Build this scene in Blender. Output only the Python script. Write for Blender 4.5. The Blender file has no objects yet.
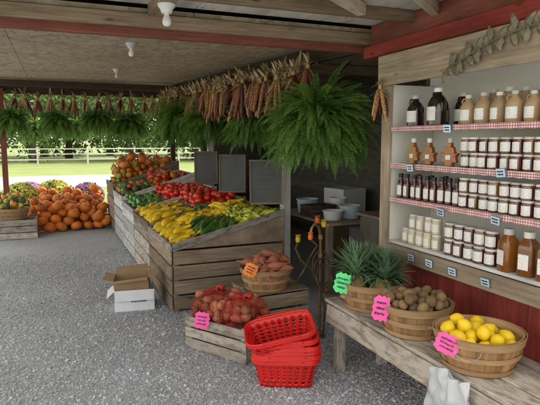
import bpy, math, random
import numpy as np
from mathutils import Vector, Matrix, Euler, noise
random.seed(7)
R=random.random
def U(a,b): return random.uniform(a,b)
S=bpy.context.scene
COL=S.collection
rad=math.radians

# ------------------------------------------------------------------ materials
def newmat(name):
    m=bpy.data.materials.new(name); m.use_nodes=True
    nt=m.node_tree; b=nt.nodes['Principled BSDF']
    return m,nt,b
def N(nt,t,**kw):
    n=nt.nodes.new(t)
    for k,v in kw.items(): setattr(n,k,v)
    return n
def c4(c): return (c[0],c[1],c[2],1)
def mixc(nt,fac,a,b,mode='MIX'):
    m=N(nt,'ShaderNodeMix',data_type='RGBA',blend_type=mode)
    for s,v in ((m.inputs[0],fac),(m.inputs[6],a),(m.inputs[7],b)):
        if isinstance(v,(int,float)): s.default_value=v
        elif isinstance(v,tuple): s.default_value=c4(v)
        else: nt.links.new(v,s)
    return m.outputs[2]
def math_(nt,op,a,b=None):
    m=N(nt,'ShaderNodeMath',operation=op)
    for s,v in ((m.inputs[0],a),(m.inputs[1],b)):
        if v is None: continue
        if isinstance(v,(int,float)): s.default_value=v
        else: nt.links.new(v,s)
    return m.outputs[0]
def ramp(nt,src,stops):
    r=N(nt,'ShaderNodeValToRGB'); e=r.color_ramp.elements
    while len(e)<len(stops): e.new(0.5)
    for i,(p,c) in enumerate(stops):
        e[i].position=p; e[i].color=c4(c)
    nt.links.new(src,r.inputs[0]); return r.outputs[0]
def tex(nt,vec,scale,detail=4,rough=.6,kind='N'):
    t=N(nt,'ShaderNodeTexNoise'); t.inputs['Scale'].default_value=scale
    t.inputs['Detail'].default_value=detail; t.inputs['Roughness'].default_value=rough
    if vec is not None: nt.links.new(vec,t.inputs['Vector'])
    return t.outputs['Fac']
def coords(nt,which='Object',scale=(1,1,1)):
    c=N(nt,'ShaderNodeTexCoord'); m=N(nt,'ShaderNodeMapping')
    m.inputs['Scale'].default_value=scale
    nt.links.new(c.outputs[which],m.inputs['Vector']); return m.outputs[0]
def bump(nt,b,h,strength=.3,dist=.01):
    n=N(nt,'ShaderNodeBump'); n.inputs['Strength'].default_value=strength
    n.inputs['Distance'].default_value=dist
    nt.links.new(h,n.inputs['Height']); nt.links.new(n.outputs[0],b.inputs['Normal'])
def plain(name,c1,c2=None,scale=8,rough=.6,bmp=.15,bd=.004,rnd=.25,spec=.4,coat=0,subs=0,sc=(1,1,1),metal=0):
    """mottled material with per-object brightness variation"""
    m,nt,b=newmat(name)
    if c2 is None: c2=tuple(x*.65 for x in c1)
    v=coords(nt,'Object',sc)
    f=tex(nt,v,scale,5)
    f=ramp(nt,f,[(.3,(0,0,0)),(.7,(1,1,1))])
    cc=mixc(nt,f,c1,c2)
    oi=N(nt,'ShaderNodeObjectInfo')
    k=math_(nt,'MULTIPLY_ADD',oi.outputs['Random'],rnd*2); 
    nt.nodes[-1].inputs[2].default_value=1-rnd
    hs=N(nt,'ShaderNodeHueSaturation'); nt.links.new(cc,hs.inputs['Color']); nt.links.new(k,hs.inputs['Value'])
    nt.links.new(hs.outputs[0],b.inputs['Base Color'])
    b.inputs['Roughness'].default_value=rough
    b.inputs['Specular IOR Level'].default_value=spec
    b.inputs['Coat Weight'].default_value=coat
    b.inputs['Metallic'].default_value=metal
    bump(nt,b,tex(nt,v,scale*5,4),bmp,bd)
    return m
def wood(name,dark,light,var=.35,rough=.8,stain=None,bmp=.5):
    m,nt,b=newmat(name)
    v=coords(nt,'UV',(2.2,34,1))
    f=tex(nt,v,1.6,8,.65)
    v2=coords(nt,'UV',(1.2,5,1)); f2=tex(nt,v2,2.0,4)
    col=ramp(nt,f,[(.25,dark),(.5,tuple((a+c)/2 for a,c in zip(dark,light))),(.72,light)])
    dk=ramp(nt,f2,[(.3,(.55,.53,.52)),(.6,(1,1,1))])
    col=mixc(nt,.8,col,dk,'MULTIPLY')
    # knots and nail stains
    kv=N(nt,'ShaderNodeTexVoronoi'); kv.inputs['Scale'].default_value=1; nt.links.new(coords(nt,'UV',(3.2,9,1)),kv.inputs['Vector'])
    kf=ramp(nt,kv.outputs['Distance'],[(.05,(.35,.30,.27)),(.13,(1,1,1))])
    col=mixc(nt,.75,col,kf,'MULTIPLY')
    if stain:
        f3=tex(nt,coords(nt,'UV',(3,9,1)),2.2,6,.7)
        col=mixc(nt,ramp(nt,f3,[(.42,(0,0,0)),(.55,(1,1,1))]),col,stain)
    at=N(nt,'ShaderNodeAttribute'); at.attribute_name='brd'
    k=math_(nt,'MULTIPLY',at.outputs['Fac'],var*2); k=math_(nt,'ADD',k,1-var)
    hs=N(nt,'ShaderNodeHueSaturation'); nt.links.new(col,hs.inputs['Color']); nt.links.new(k,hs.inputs['Value'])
    nt.links.new(hs.outputs[0],b.inputs['Base Color'])
    b.inputs['Roughness'].default_value=rough; b.inputs['Specular IOR Level'].default_value=.25
    bump(nt,b,f,bmp,.003)
    return m

M={}
M['crate']=wood('weathered_crate_wood',(.14,.10,.07),(.41,.32,.23))
M['greycrate']=wood('grey_crate_wood',(.18,.145,.115),(.45,.38,.31),stain=(.46,.41,.35))
M['white_crate']=wood('whitewashed_wood',(.36,.36,.36),(.64,.64,.62),stain=(.66,.66,.65))
M['bench']=wood('worn_painted_bench',(.24,.18,.125),(.50,.42,.33),stain=(.54,.49,.42))
M['beam']=wood('rough_beam_wood',(.22,.155,.10),(.48,.365,.25))
M['palebeam']=wood('pale_rafter_wood',(.40,.33,.24),(.66,.57,.44))
M['darkbeam']=wood('dark_beam_wood',(.04,.027,.02),(.12,.08,.055))
M['header']=wood('silvered_header_board',(.28,.21,.14),(.55,.44,.32))
M['shelfwhite']=wood('white_painted_board',(.64,.63,.59),(.82,.81,.77),var=.06,bmp=.1,rough=.5)
M['shelfback']=plain('cream_painted_panel',(.84,.82,.75),(.76,.73,.66),1.5,.6,.05,.002,.0)
M['red']=wood('red_painted_board',(.20,.028,.022),(.33,.06,.045),var=.2,bmp=.3,rough=.7)
M['redbrown']=wood('faded_red_board',(.20,.062,.042),(.34,.12,.085),var=.15,bmp=.25)
M['white_ceiling']=wood('off_white_ceiling_board',(.60,.58,.50),(.76,.73,.65),var=.08,bmp=.1)
M['siding']=wood('dim_interior_siding',(.10,.092,.075),(.18,.168,.135),var=.2,bmp=.25)  # deep shade of the back recess is put into this dark colour
M['veneer']=wood('basket_veneer',(.28,.145,.06),(.52,.31,.145),var=.25,rough=.6,bmp=.25)
M['veneer2']=wood('basket_hoop_veneer',(.36,.21,.10),(.58,.38,.20),var=.15,rough=.6,bmp=.2)
M['chalkframe']=wood('light_frame_wood',(.20,.14,.09),(.34,.26,.17),var=.1)
M['card']=plain('brown_cardboard',(.42,.28,.16),(.34,.22,.125),6,.85,.1)
M['whitecard']=plain('white_cardboard',(.74,.76,.78),(.64,.66,.69),5,.7,.05)
def osb():
    m,nt,b=newmat('osb_ceiling')
    v=coords(nt,'Object',(1,1,1))
    w=N(nt,'ShaderNodeTexVoronoi'); w.inputs['Scale'].default_value=22; nt.links.new(coords(nt,'Object',(1,.45,1)),w.inputs['Vector'])
    f=tex(nt,v,1.1,6)
    sp=N(nt,'ShaderNodeSeparateColor'); nt.links.new(w.outputs['Color'],sp.inputs[0])
    c=ramp(nt,sp.outputs[0],[(0,(.36,.28,.20)),(.5,(.46,.375,.27)),(1,(.56,.47,.35))])
    c=mixc(nt,.7,c,ramp(nt,f,[(.3,(.66,.64,.61)),(.6,(1,1,1))]),'MULTIPLY')
    nt.links.new(c,b.inputs['Base Color']); b.inputs['Roughness'].default_value=.85
    bump(nt,b,w.outputs['Distance'],.2,.003); return m
M['osb']=osb()
def gravelmat(stone=False):
    m,nt,b=newmat('crushed_stone' if stone else 'gravel_bed')
    v=coords(nt,'Object')
    big=tex(nt,v,.8,6,.65)
    if stone:
        at=N(nt,'ShaderNodeAttribute'); at.attribute_name='brd'
        c=ramp(nt,at.outputs['Fac'],[(0,(.30,.31,.335)),(.4,(.47,.49,.52)),(.85,(.60,.62,.65)),(1,(.76,.77,.78))])
    else:
        w=N(nt,'ShaderNodeTexVoronoi'); w.inputs['Scale'].default_value=95; nt.links.new(v,w.inputs['Vector'])
        sp=N(nt,'ShaderNodeSeparateColor'); nt.links.new(w.outputs['Color'],sp.inputs[0])
        c=ramp(nt,sp.outputs[0],[(0,(.38,.395,.42)),(.5,(.51,.53,.56)),(1,(.64,.655,.68))])
        e=ramp(nt,w.outputs['Distance'],[(.2,(1,1,1)),(.75,(.55,.55,.55))])
        c=mixc(nt,.9,c,e,'MULTIPLY')
        bump(nt,b,math_(nt,'MULTIPLY',w.outputs['Distance'],-1),.6,.006)
    c=mixc(nt,.7,c,ramp(nt,big,[(.3,(.68,.67,.65)),(.62,(1,1,1))]),'MULTIPLY')
    nt.links.new(c,b.inputs['Base Color']); b.inputs['Roughness'].default_value=.85
    return m
M['gravel']=gravelmat(); M['stone']=gravelmat(True)
M['lawn']=plain('mown_grass',(.20,.255,.075),(.26,.30,.11),.6,.95,.6,.05,0)
M['road']=plain('pale_drive',(.42,.41,.38),(.35,.34,.32),1.5,.9,.2,.01,0)
M['leaf']=plain('tree_leaves',(.06,.12,.028),(.11,.17,.038),1.2,.7,.1,.01,.25)
M['bark']=plain('bark',(.09,.07,.05),(.05,.04,.03),6,.9,.6,.02,.1)
M['fencewhite']=plain('weathered_white_paint',(.55,.56,.52),(.42,.43,.40),3,.7,.1)
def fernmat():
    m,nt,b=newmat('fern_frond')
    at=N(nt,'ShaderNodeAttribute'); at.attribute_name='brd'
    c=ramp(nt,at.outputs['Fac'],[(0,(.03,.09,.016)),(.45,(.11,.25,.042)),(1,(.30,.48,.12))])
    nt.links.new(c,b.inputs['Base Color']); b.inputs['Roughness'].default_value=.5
    tr=N(nt,'ShaderNodeBsdfTranslucent'); nt.links.new(c,tr.inputs[0])
    mx=N(nt,'ShaderNodeMixShader'); mx.inputs[0].default_value=.4
    nt.links.new(b.outputs[0],mx.inputs[1]); nt.links.new(tr.outputs[0],mx.inputs[2])
    nt.links.new(mx.outputs[0],nt.nodes['Material Output'].inputs[0]); return m
M['fern']=fernmat()
def huskmat():
    m,nt,b=newmat('dry_corn_husk')
    at=N(nt,'ShaderNodeAttribute'); at.attribute_name='brd'
    c=ramp(nt,at.outputs['Fac'],[(0,(.26,.155,.075)),(.5,(.48,.34,.18)),(1,(.68,.55,.35))])
    nt.links.new(c,b.inputs['Base Color']); b.inputs['Roughness'].default_value=.75
    return m
M['husk']=huskmat()
def cobmat():
    m,nt,b=newmat('indian_corn_kernels')
    w=N(nt,'ShaderNodeTexVoronoi'); w.inputs['Scale'].default_value=110; nt.links.new(coords(nt),w.inputs['Vector'])
    sp=N(nt,'ShaderNodeSeparateColor'); nt.links.new(w.outputs['Color'],sp.inputs[0])
    oi=N(nt,'ShaderNodeAttribute'); oi.attribute_name='brd'
    f=math_(nt,'ADD',math_(nt,'MULTIPLY',sp.outputs[0],.3),math_(nt,'MULTIPLY',oi.outputs['Fac'],.7))
    c=ramp(nt,f,[(.18,(.06,.014,.014)),(.46,(.21,.045,.025)),(.62,(.34,.13,.045)),(.78,(.56,.35,.11)),(.94,(.68,.52,.26))])
    nt.links.new(c,b.inputs['Base Color']); b.inputs['Roughness'].default_value=.35
    bump(nt,b,math_(nt,'MULTIPLY',w.outputs['Distance'],-1),.7,.004); return m
M['cob']=cobmat()
M['pumpkin']=plain('pumpkin_skin',(.72,.215,.03),(.56,.145,.02),4,.5,.1,.004,.28)
M['stem']=plain('dry_stem',(.16,.17,.06),(.10,.09,.04),20,.8)
M['tomato']=plain('tomato_skin',(.80,.045,.014),(.70,.03,.012),5,.22,.02,.001,.15,.5,.3)
M['calyx']=plain('green_calyx',(.06,.16,.02),None,20,.6)
M['ysquash']=plain('yellow_squash_skin',(.88,.64,.025),(.84,.50,.018),8,.35,.06,.002,.12,.5,.2)
M['zuke']=plain('zucchini_skin',(.045,.15,.025),(.12,.26,.05),14,.35,.05,.002,.35,.5,.2,sc=(.3,2,2))
M['gpep']=plain('green_pepper_skin',(.06,.22,.025),(.11,.30,.035),5,.2,.03,.002,.3,.6,.5)
M['ypep']=plain('pale_pepper_skin',(.72,.68,.07),(.46,.56,.06),5,.25,.03,.002,.25,.6,.4)
M['acorn']=plain('acorn_squash_skin',(.035,.09,.025),(.10,.10,.03),4,.5,.1,.003,.3)
M['gourd']=plain('gourd_skin',(.72,.29,.04),(.58,.16,.025),5,.4,.1,.003,.3)
M['gourdred']=plain('red_gourd_skin',(.55,.06,.02),(.35,.10,.02),5,.35,.1,.003,.4)
M['gourdyel']=plain('yellow_green_gourd_skin',(.70,.52,.06),(.14,.22,.04),16,.4,.1,.003,.3)
M['sweet']=plain('sweet_potato_skin',(.38,.14,.075),(.28,.095,.055),12,.8,.4,.003,.25)
M['potato']=plain('red_potato_skin',(.44,.16,.08),(.30,.10,.055),20,.75,.5,.003,.35)
M['lemon']=plain('lemon_skin',(.86,.62,.015),(.80,.50,.012),10,.42,.4,.002,.08,.4,.0)
M['kiwi']=plain('kiwi_skin',(.25,.165,.075),(.17,.105,.048),30,.9,.5,.002,.3)
M['pine']=plain('pineapple_skin',(.44,.27,.08),(.20,.17,.05),22,.7,.6,.004,.2)
M['crown']=plain('pineapple_crown_leaf',(.08,.17,.075),(.19,.28,.16),9,.5,.1,.002,.25)
M['redplastic']=plain('red_plastic',(.70,.018,.014),(.62,.015,.012),3,.38,.05,.001,.08,.45,.1)
M['net']=plain('dark_red_netting',(.48,.035,.025),None,10,.6)
M['slate']=plain('chalkboard_slate',(.09,.097,.097),(.18,.185,.185),3,.8,.1,.002,.1)
M['chalk']=plain('chalk',(.24,.24,.24),None,30,.9)
M['ink']=plain('marker_ink',(.03,.03,.05),None,30,.6,rnd=0)
M['pink']=plain('neon_pink_paper',(.92,.12,.40),(.88,.10,.36),2,.6,.05,rnd=.05)
M['green']=plain('neon_green_paper',(.14,.84,.28),(.12,.78,.25),2,.6,.05,rnd=.05)
M['orange']=plain('neon_orange_paper',(.95,.28,.05),(.9,.25,.04),2,.6,.05,rnd=.05)
M['tag']=plain('white_shelf_tag',(.70,.78,.84),(.62,.72,.8),8,.5,.02)
M['tagblue']=plain('blue_tag_edge',(.10,.25,.42),None,8,.5,.02)
M['metal']=plain('dull_steel',(.35,.36,.37),(.25,.25,.25),12,.4,.1,.001,.1,metal=.9)
M['brass']=plain('brass',(.30,.19,.07),(.20,.12,.05),14,.45,.1,.001,.1,metal=.7)
M['leafmetal']=plain('aged_metal_leaf',(.13,.125,.075),(.22,.185,.11),14,.55,.2,.001,.1,metal=.3)
M['black']=plain('black_rubber',(.02,.02,.02),(.035,.035,.035),9,.5,.1)
M['hose']=plain('brown_rubber_hose',(.10,.065,.04),(.05,.035,.025),9,.55,.1)
M['yellowp']=plain('yellow_plastic',(.75,.5,.03),None,6,.35)
M['orangep']=plain('orange_plastic',(.75,.15,.02),None,6,.35)
M['whitep']=plain('white_plastic',(.75,.76,.74),(.68,.69,.67),4,.3,.03)
M['bluep']=plain('pale_blue_plastic',(.50,.60,.66),(.42,.52,.58),4,.4)
M['bulb']=plain('milky_bulb_glass',(.85,.85,.8),(.8,.8,.75),4,.2,.02)
M['pot']=plain('dark_green_pot',(.03,.06,.035),None,4,.5)
M['straw']=plain('straw',(.50,.40,.19),(.32,.25,.11),22,.9,.8,.02,.1,sc=(.25,1,1.5))
M['mumyellow']=plain('yellow_green_blossom',(.66,.62,.10),(.54,.50,.07),20,.7)
M['mumwhite']=plain('pale_blossom',(.75,.72,.45),(.7,.68,.5),20,.7)
M['mumpurple']=plain('purple_blossom',(.42,.12,.36),(.5,.2,.42),20,.7)
M['mumleaf']=plain('mum_leaf',(.07,.14,.03),(.12,.20,.05),20,.7)
M['syrup']=plain('dark_syrup_bottle',(.018,.008,.006),(.03,.012,.008),5,.1,.01,.001,.1,.7,.6)
M['amber']=plain('amber_syrup',(.34,.10,.012),(.25,.06,.01),6,.12,.02,.001,.2,.7,.6)
M['honey']=plain('dark_amber_honey',(.24,.085,.015),(.16,.05,.01),6,.15,.02,.001,.15,.6,.5)
M['jamred']=plain('dark_red_preserve',(.08,.010,.010),(.05,.007,.009),14,.12,.05,.001,.4,.7,.6)
M['jamgold']=plain('golden_preserve',(.22,.095,.025),(.14,.05,.015),16,.12,.05,.001,.4,.7,.6)
M['stonejug']=plain('tan_jug_plastic',(.44,.31,.17),(.34,.22,.12),6,.4,.05,.001,.15)
M['cream']=plain('cream_contents',(.62,.52,.36),(.5,.4,.26),18,.3,.05,.001,.15,.6,.4)
M['lid']=plain('white_lid',(.70,.68,.62),(.62,.60,.55),6,.35,.02)
M['blacklid']=plain('black_lid',(.025,.022,.02),None,6,.35,.02)
def labelmat():
    m,nt,b=newmat('printed_paper_label')
    f=tex(nt,coords(nt,'Object',(110,110,420)),1,2)
    f=ramp(nt,f,[(.56,(0,0,0)),(.64,(1,1,1))])
    c=mixc(nt,f,(.84,.82,.77),(.46,.42,.39))
    nt.links.new(c,b.inputs['Base Color']); b.inputs['Roughness'].default_value=.5; return m
M['label']=labelmat()
def gingham():
    m,nt,b=newmat('red_gingham_cloth')
    sp=N(nt,'ShaderNodeSeparateXYZ'); nt.links.new(coords(nt,'Object',(1,70,70)),sp.inputs[0])
    a=math_(nt,'LESS_THAN',math_(nt,'FRACT',sp.outputs[1]),.5)
    d=math_(nt,'LESS_THAN',math_(nt,'FRACT',sp.outputs[2]),.5)
    f=math_(nt,'MULTIPLY',math_(nt,'ADD',a,d),.5)
    nt.links.new(mixc(nt,f,(.74,.71,.68),(.46,.05,.06)),b.inputs['Base Color']); b.inputs['Roughness'].default_value=.85
    return m
M['gingham']=gingham()
def bagmat():
    m,nt,b=newmat('thin_white_plastic_film')
    b.inputs['Base Color'].default_value=(.8,.82,.84,1); b.inputs['Roughness'].default_value=.22
    tr=N(nt,'ShaderNodeBsdfTranslucent'); tr.inputs[0].default_value=(.8,.82,.84,1)
    mx=N(nt,'ShaderNodeMixShader'); mx.inputs[0].default_value=.45
    nt.links.new(b.outputs[0],mx.inputs[1]); nt.links.new(tr.outputs[0],mx.inputs[2])
    nt.links.new(mx.outputs[0],nt.nodes['Material Output'].inputs[0])
    bump(nt,b,tex(nt,coords(nt,'Object',(1,1.6,.9)),14,4,.55),.7,.014); return m
M['bag']=bagmat()

# ------------------------------------------------------------------ mesh builder
class MB:
    def __init__(s): s.v=[];s.f=[];s.m=[];s.uv=[];s.r=[]
    def face(s,idx,mi=0,uv=None,r=.5):
        s.f.append(idx); s.m.append(mi); s.uv.append(uv or [(0,0)]*len(idx)); s.r.append(r)
    def hexa(s,p,mi=0,r=None,off=None):
        """8 points: bottom 4 (ccw), top 4"""
        r=R() if r is None else r
        i=len(s.v); s.v+= [tuple(q) for q in p]
        P=[Vector(q) for q in p]
        ex=(P[1]-P[0]).length; ey=(P[3]-P[0]).length; ez=(P[4]-P[0]).length
        loc=[(0,0,0),(ex,0,0),(ex,ey,0),(0,ey,0),(0,0,ez),(ex,0,ez),(ex,ey,ez),(0,ey,ez)]
        L=max(range(3),key=lambda k:(ex,ey,ez)[k]); O=[k for k in range(3) if k!=L]
        ou,ov=U(0,50),U(0,50)
        for q in ((0,3,2,1),(4,5,6,7),(0,1,5,4),(1,2,6,5),(2,3,7,6),(3,0,4,7)):
            s.face([i+k for k in q],mi,[(loc[k][L]+ou,loc[k][O[0]]+loc[k][O[1]]+ov) for k in q],r)
    def box(s,c,d,rot=None,mi=0,r=None,jit=0):
        x,y,z=d[0]/2,d[1]/2,d[2]/2
        p=[Vector(q) for q in ((-x,-y,-z),(x,-y,-z),(x,y,-z),(-x,y,-z),(-x,-y,z),(x,-y,z),(x,y,z),(-x,y,z))]
        if rot is not None:
            e=Euler(rot).to_matrix(); p=[e@q for q in p]
        c=Vector(c)
        if jit: p=[q+Vector((U(-jit,jit),U(-jit,jit),U(-jit,jit))) for q in p]
        s.hexa([q+c for q in p],mi,r)
    def lathe(s,prof,n=16,c=(0,0,0),mi=0,rf=None,r=None,mf=None):
        r=.5 if r is None else r
        i0=len(s.v); k=len(prof); ou=U(0,20)
        for (rr,z) in prof:
            for j in range(n):
                a=2*math.pi*j/n; q=rr*(rf(a,z) if rf else 1)
                s.v.append((c[0]+q*math.cos(a),c[1]+q*math.sin(a),c[2]+z))
        for a in range(k-1):
            for j in range(n):
                b=(j+1)%n
                s.face([i0+a*n+j,i0+a*n+b,i0+(a+1)*n+b,i0+(a+1)*n+j],mf(a) if mf else mi,
                       [(prof[a][1],j/n+ou),(prof[a][1],(j+1)/n+ou),(prof[a+1][1],(j+1)/n+ou),(prof[a+1][1],j/n+ou)],r)
        if prof[0][0]>1e-4: s.face([i0+j for j in range(n)][::-1],mf(0) if mf else mi,None,r)
        if prof[-1][0]>1e-4: s.face([i0+(k-1)*n+j for j in range(n)],mf(k-2) if mf else mi,None,r)
    def tube(s,pts,rd,n=8,mi=0,r=.5,cap=True,rf=None):
        pts=[Vector(p) for p in pts]; k=len(pts)
        if not isinstance(rd,(list,tuple)): rd=[rd]*k
        i0=len(s.v); up=Vector((0,0,1)); l=0
        t0=(pts[1]-pts[0]).normalized()
        if abs(t0.z)>.9: up=Vector((1,0,0))
        x=t0.cross(up).normalized()
        for a in range(k):
            t=(pts[min(a+1,k-1)]-pts[max(a-1,0)]).normalized()
            x=(x-t*x.dot(t)).normalized(); y=t.cross(x)
            for j in range(n):
                an=2*math.pi*j/n; q=rd[a]*(rf(an,a/(k-1)) if rf else 1)
                s.v.append(tuple(pts[a]+x*math.cos(an)*q+y*math.sin(an)*q))
        for a in range(k-1):
            L=(pts[a+1]-pts[a]).length
            for j in range(n):
                b=(j+1)%n
                s.face([i0+a*n+j,i0+a*n+b,i0+(a+1)*n+b,i0+(a+1)*n+j],mi,[(l,j/n*.1),(l,(j+1)/n*.1),(l+L,(j+1)/n*.1),(l+L,j/n*.1)],r)
            l+=L
        if cap:
            s.face([i0+j for j in range(n)][::-1],mi,None,r); s.face([i0+(k-1)*n+j for j in range(n)],mi,None,r)
    def poly(s,pts,mi=0,r=None):
        i=len(s.v); s.v+=[tuple(p) for p in pts]; s.face(list(range(i,i+len(pts))),mi,None,R() if r is None else r)
    def mesh(s,name,mats,smooth=40):
        me=bpy.data.meshes.new(name); me.from_pydata(s.v,[],s.f)
        for m in mats: me.materials.append(m)
        me.polygons.foreach_set('material_index',s.m)
        uv=me.uv_layers.new(name='UVMap')
        uv.data.foreach_set('uv',[x for f in s.uv for c in f for x in c])
        at=me.attributes.new('brd','FLOAT','FACE'); at.data.foreach_set('value',s.r)
        if smooth:
            me.shade_smooth(); me.set_sharp_from_angle(angle=rad(smooth))
        me.update(); return me
    def obj(s,name,mats,loc=(0,0,0),rot=(0,0,0),parent=None,smooth=40,bevel=0):
        if not isinstance(mats,(list,tuple)): mats=[mats]
        o=bpy.data.objects.new(name,s.mesh(name,mats,smooth)); COL.objects.link(o)
        o.location=loc; o.rotation_euler=rot
        if parent: o.parent=parent
        if bevel:
            b=o.modifiers.new('bevel','BEVEL'); b.width=bevel; b.segments=1; b.limit_method='ANGLE'; b.angle_limit=rad(50)
        return o
def empty(name,loc=(0,0,0),rot=(0,0,0)):
    o=bpy.data.objects.new(name,None); o.empty_display_size=.1; COL.objects.link(o); o.location=loc; o.rotation_euler=rot; return o
def tag(o,label,cat,group=None):
    o['label']=label; o['category']=cat
    if group: o['group']=group
    return o
def struct(o): o['kind']='structure'; return o
class Proto:
    def __init__(s,o): s.o=o; s.used=False
    def place(s,loc,rot=(0,0,0),scale=1,label=None):
        if not s.used: s.used=True; n=s.o
        else:
            n=s.o.copy(); COL.objects.link(n)
            def rec(a,b):
                for c in a.children:
                    if c==b: continue
                    cc=c.copy(); cc.parent=b; COL.objects.link(cc); rec(c,cc)
            rec(s.o,n)
        n.location=loc; n.rotation_euler=rot
        n.scale=(scale,)*3 if isinstance(scale,(int,float)) else scale
        if label: n['label']=label
        return n
def squig(mb,o,right,up,w,h,lines,mi,nrm,t=.0025,off=.002):
    o=Vector(o);right=Vector(right).normalized();up=Vector(up).normalized();nrm=Vector(nrm).normalized()
    for l in range(lines):
        y=h/2-h*(l+.5)/lines; x=-w/2+U(0,w*.12); ww=w/2-U(0,w*.25)
        am=h/lines*.3; prev=None; ph=0
        while x<ww:
            x+=w*.022; ph+=1
            yy=y+am*(1 if ph%2 else -1)*U(.2,1)
            p=o+right*x+up*yy+nrm*off
            if prev is not None and R()>.13:
                d=(p-prev); q=d.cross(nrm).normalized()*t/2
                mb.poly([prev-q,prev+q,p+q,p-q],mi)
            prev=p

# ------------------------------------------------------------------ camera, light, world
cam=bpy.data.cameras.new('camera'); co=bpy.data.objects.new('camera',cam); COL.objects.link(co)
cam.sensor_width=36; cam.lens=35.33; cam.clip_end=2000; cam.clip_start=.05
co.location=(0,0,1.6); co.rotation_euler=(rad(90-6.7),0,rad(-22.5)); S.camera=co
SUN_AZ=82; SUN_EL=56
sd=Vector((math.sin(rad(SUN_AZ))*math.cos(rad(SUN_EL)),math.cos(rad(SUN_AZ))*math.cos(rad(SUN_EL)),math.sin(rad(SUN_EL))))
sl=bpy.data.lights.new('sun','SUN'); sl.energy=5; sl.angle=rad(.5); sl.color=(1,.94,.84)
so=bpy.data.objects.new('sun',sl); COL.objects.link(so); so.rotation_euler=(-sd).to_track_quat('-Z','Y').to_euler()
w=bpy.data.worlds.new('World'); S.world=w; w.use_nodes=True
wn=w.node_tree
sk=wn.nodes.new('ShaderNodeTexSky'); sk.sky_type='NISHITA'; sk.sun_disc=False
sk.sun_elevation=rad(SUN_EL); sk.sun_rotation=rad(SUN_AZ); sk.dust_density=3.0
bg=wn.nodes['Background']; bg.inputs[1].default_value=.15
# bright cloud layer added over the clear sky as fill light under the roof
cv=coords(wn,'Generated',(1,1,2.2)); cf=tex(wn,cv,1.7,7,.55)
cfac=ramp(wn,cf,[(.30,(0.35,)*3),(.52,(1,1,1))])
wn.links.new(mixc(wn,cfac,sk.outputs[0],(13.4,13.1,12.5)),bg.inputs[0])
S.view_settings.view_transform='Standard'; S.view_settings.look='None'; S.view_settings.exposure=0

# ------------------------------------------------------------------ ground
def sheet(name,x0,x1,y0,y1,z,mat):
    mb=MB(); mb.poly([(x0,y0,z),(x1,y0,z),(x1,y1,z),(x0,y1,z)])
    return struct(mb.obj(name,mat,smooth=0))
sheet('lawn',-600,600,-600,600,-.012,M['lawn'])
sheet('gravel_yard',-14,9,-14,13.5,0,M['gravel'])
sheet('road',-200,200,19,26,-.004,M['road'])
# loose stones
mb=MB()
base=[(-1,-1,-1),(1,-1,-1),(1,1,-1),(-1,1,-1),(-1,-1,1),(1,-1,1),(1,1,1),(-1,1,1)]
fs=((4,5,6,7),(0,1,5,4),(1,2,6,5),(2,3,7,6),(3,0,4,7))
cnt=0
while cnt<52000:
    y=2.0+6*(R()**1.6); x=U(-2.6,2.2)
    dd=.3827*x+.9239*y; ss=.9239*x-.3827*y
    if abs(ss)>dd*.56+.15: continue
    if x>1.05 and y>4.8: continue
    cnt+=1
    r=U(.0024,.0060)*(1+.25*(R()**6)*5); a=U(0,6.28); ca,sa=math.cos(a),math.sin(a)
    sx,sy,sz=r*U(.8,1.4),r*U(.6,1.1),r*U(.4,.85); i=len(mb.v); tz=U(-.4,.4)
    for b in base:
        px=b[0]*sx*U(.5,1); py=b[1]*sy*U(.5,1); pz=b[2]*sz*U(.6,1)+px*tz
        mb.v.append((x+px*ca-py*sa,y+px*sa+py*ca,pz+sz*.5))
    rr=R()
    for f in fs: mb.f.append([i+k for k in f]); mb.m.append(0); mb.uv.append([(0,0)]*4); mb.r.append(rr)
o=mb.obj('loose_gravel',M['stone'],smooth=0); o['kind']='stuff'
o['label']='loose grey crushed stones covering the stand floor'; o['category']='gravel'

# ------------------------------------------------------------------ shed
shed=tag(empty('market_shed',(0,0,0)),'open-sided wooden market shed with plywood ceiling and exposed beams','shed')
def part(mb,name,mats,bevel=0,label=None,smooth=40):
    o=mb.obj(name,mats,parent=shed,bevel=bevel,smooth=smooth)
    if label:o['label']=label
    return o
zc=lambda y:2.42+(y-3.6)*(2.68-2.42)/7.2
mb=MB()
for i,x0 in enumerate((-1.5,-.28,.94,2.16,3.38)):
    x1=min(x0+1.215,4.2)
    for y0,y1 in ((3.6,6.0),(6.006,8.4),(8.406,10.9)):
        mb.hexa([(x0,y0,zc(y0)),(x1,y0,zc(y0)),(x1,y1,zc(y1)),(x0,y1,zc(y1)),(x0,y0,zc(y0)+.03),(x1,y0,zc(y0)+.03),(x1,y1,zc(y1)+.03),(x0,y1,zc(y1)+.03)])
part(mb,'ceiling',M['osb'],label='rough brown strand board ceiling')
mb=MB()
mb.hexa([(-1.6,1.65,2.60),(4.3,1.65,2.60),(4.3,11.05,2.80),(-1.6,11.05,2.80),(-1.6,1.65,2.63),(4.3,1.65,2.63),(4.3,11.05,2.83),(-1.6,11.05,2.83)])
part(mb,'roof',M['metal'])
mb=MB()
for x0 in (-1.5,-.28,.94,2.16,3.38):
    x1=min(x0+1.214,4.2); mb.box(((x0+x1)/2,2.62,2.475),(x1-x0,1.86,.02))
part(mb,'ceiling',M['white_ceiling'],label='pale tan painted board ceiling')
def beam(x0,x1,y0,y1,z0,z1,mat,z2=None,z3=None,name='beam',bevel=.004):
    mb=MB(); z2=z0 if z2 is None else z2; z3=z1 if z3 is None else z3
    mb.hexa([(x0,y0,z0),(x1,y0,z0),(x1,y1,z2),(x0,y1,z2),(x0,y0,z1),(x1,y0,z1),(x1,y1,z3),(x0,y1,z3)])
    return part(mb,name,mat,bevel)
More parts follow.
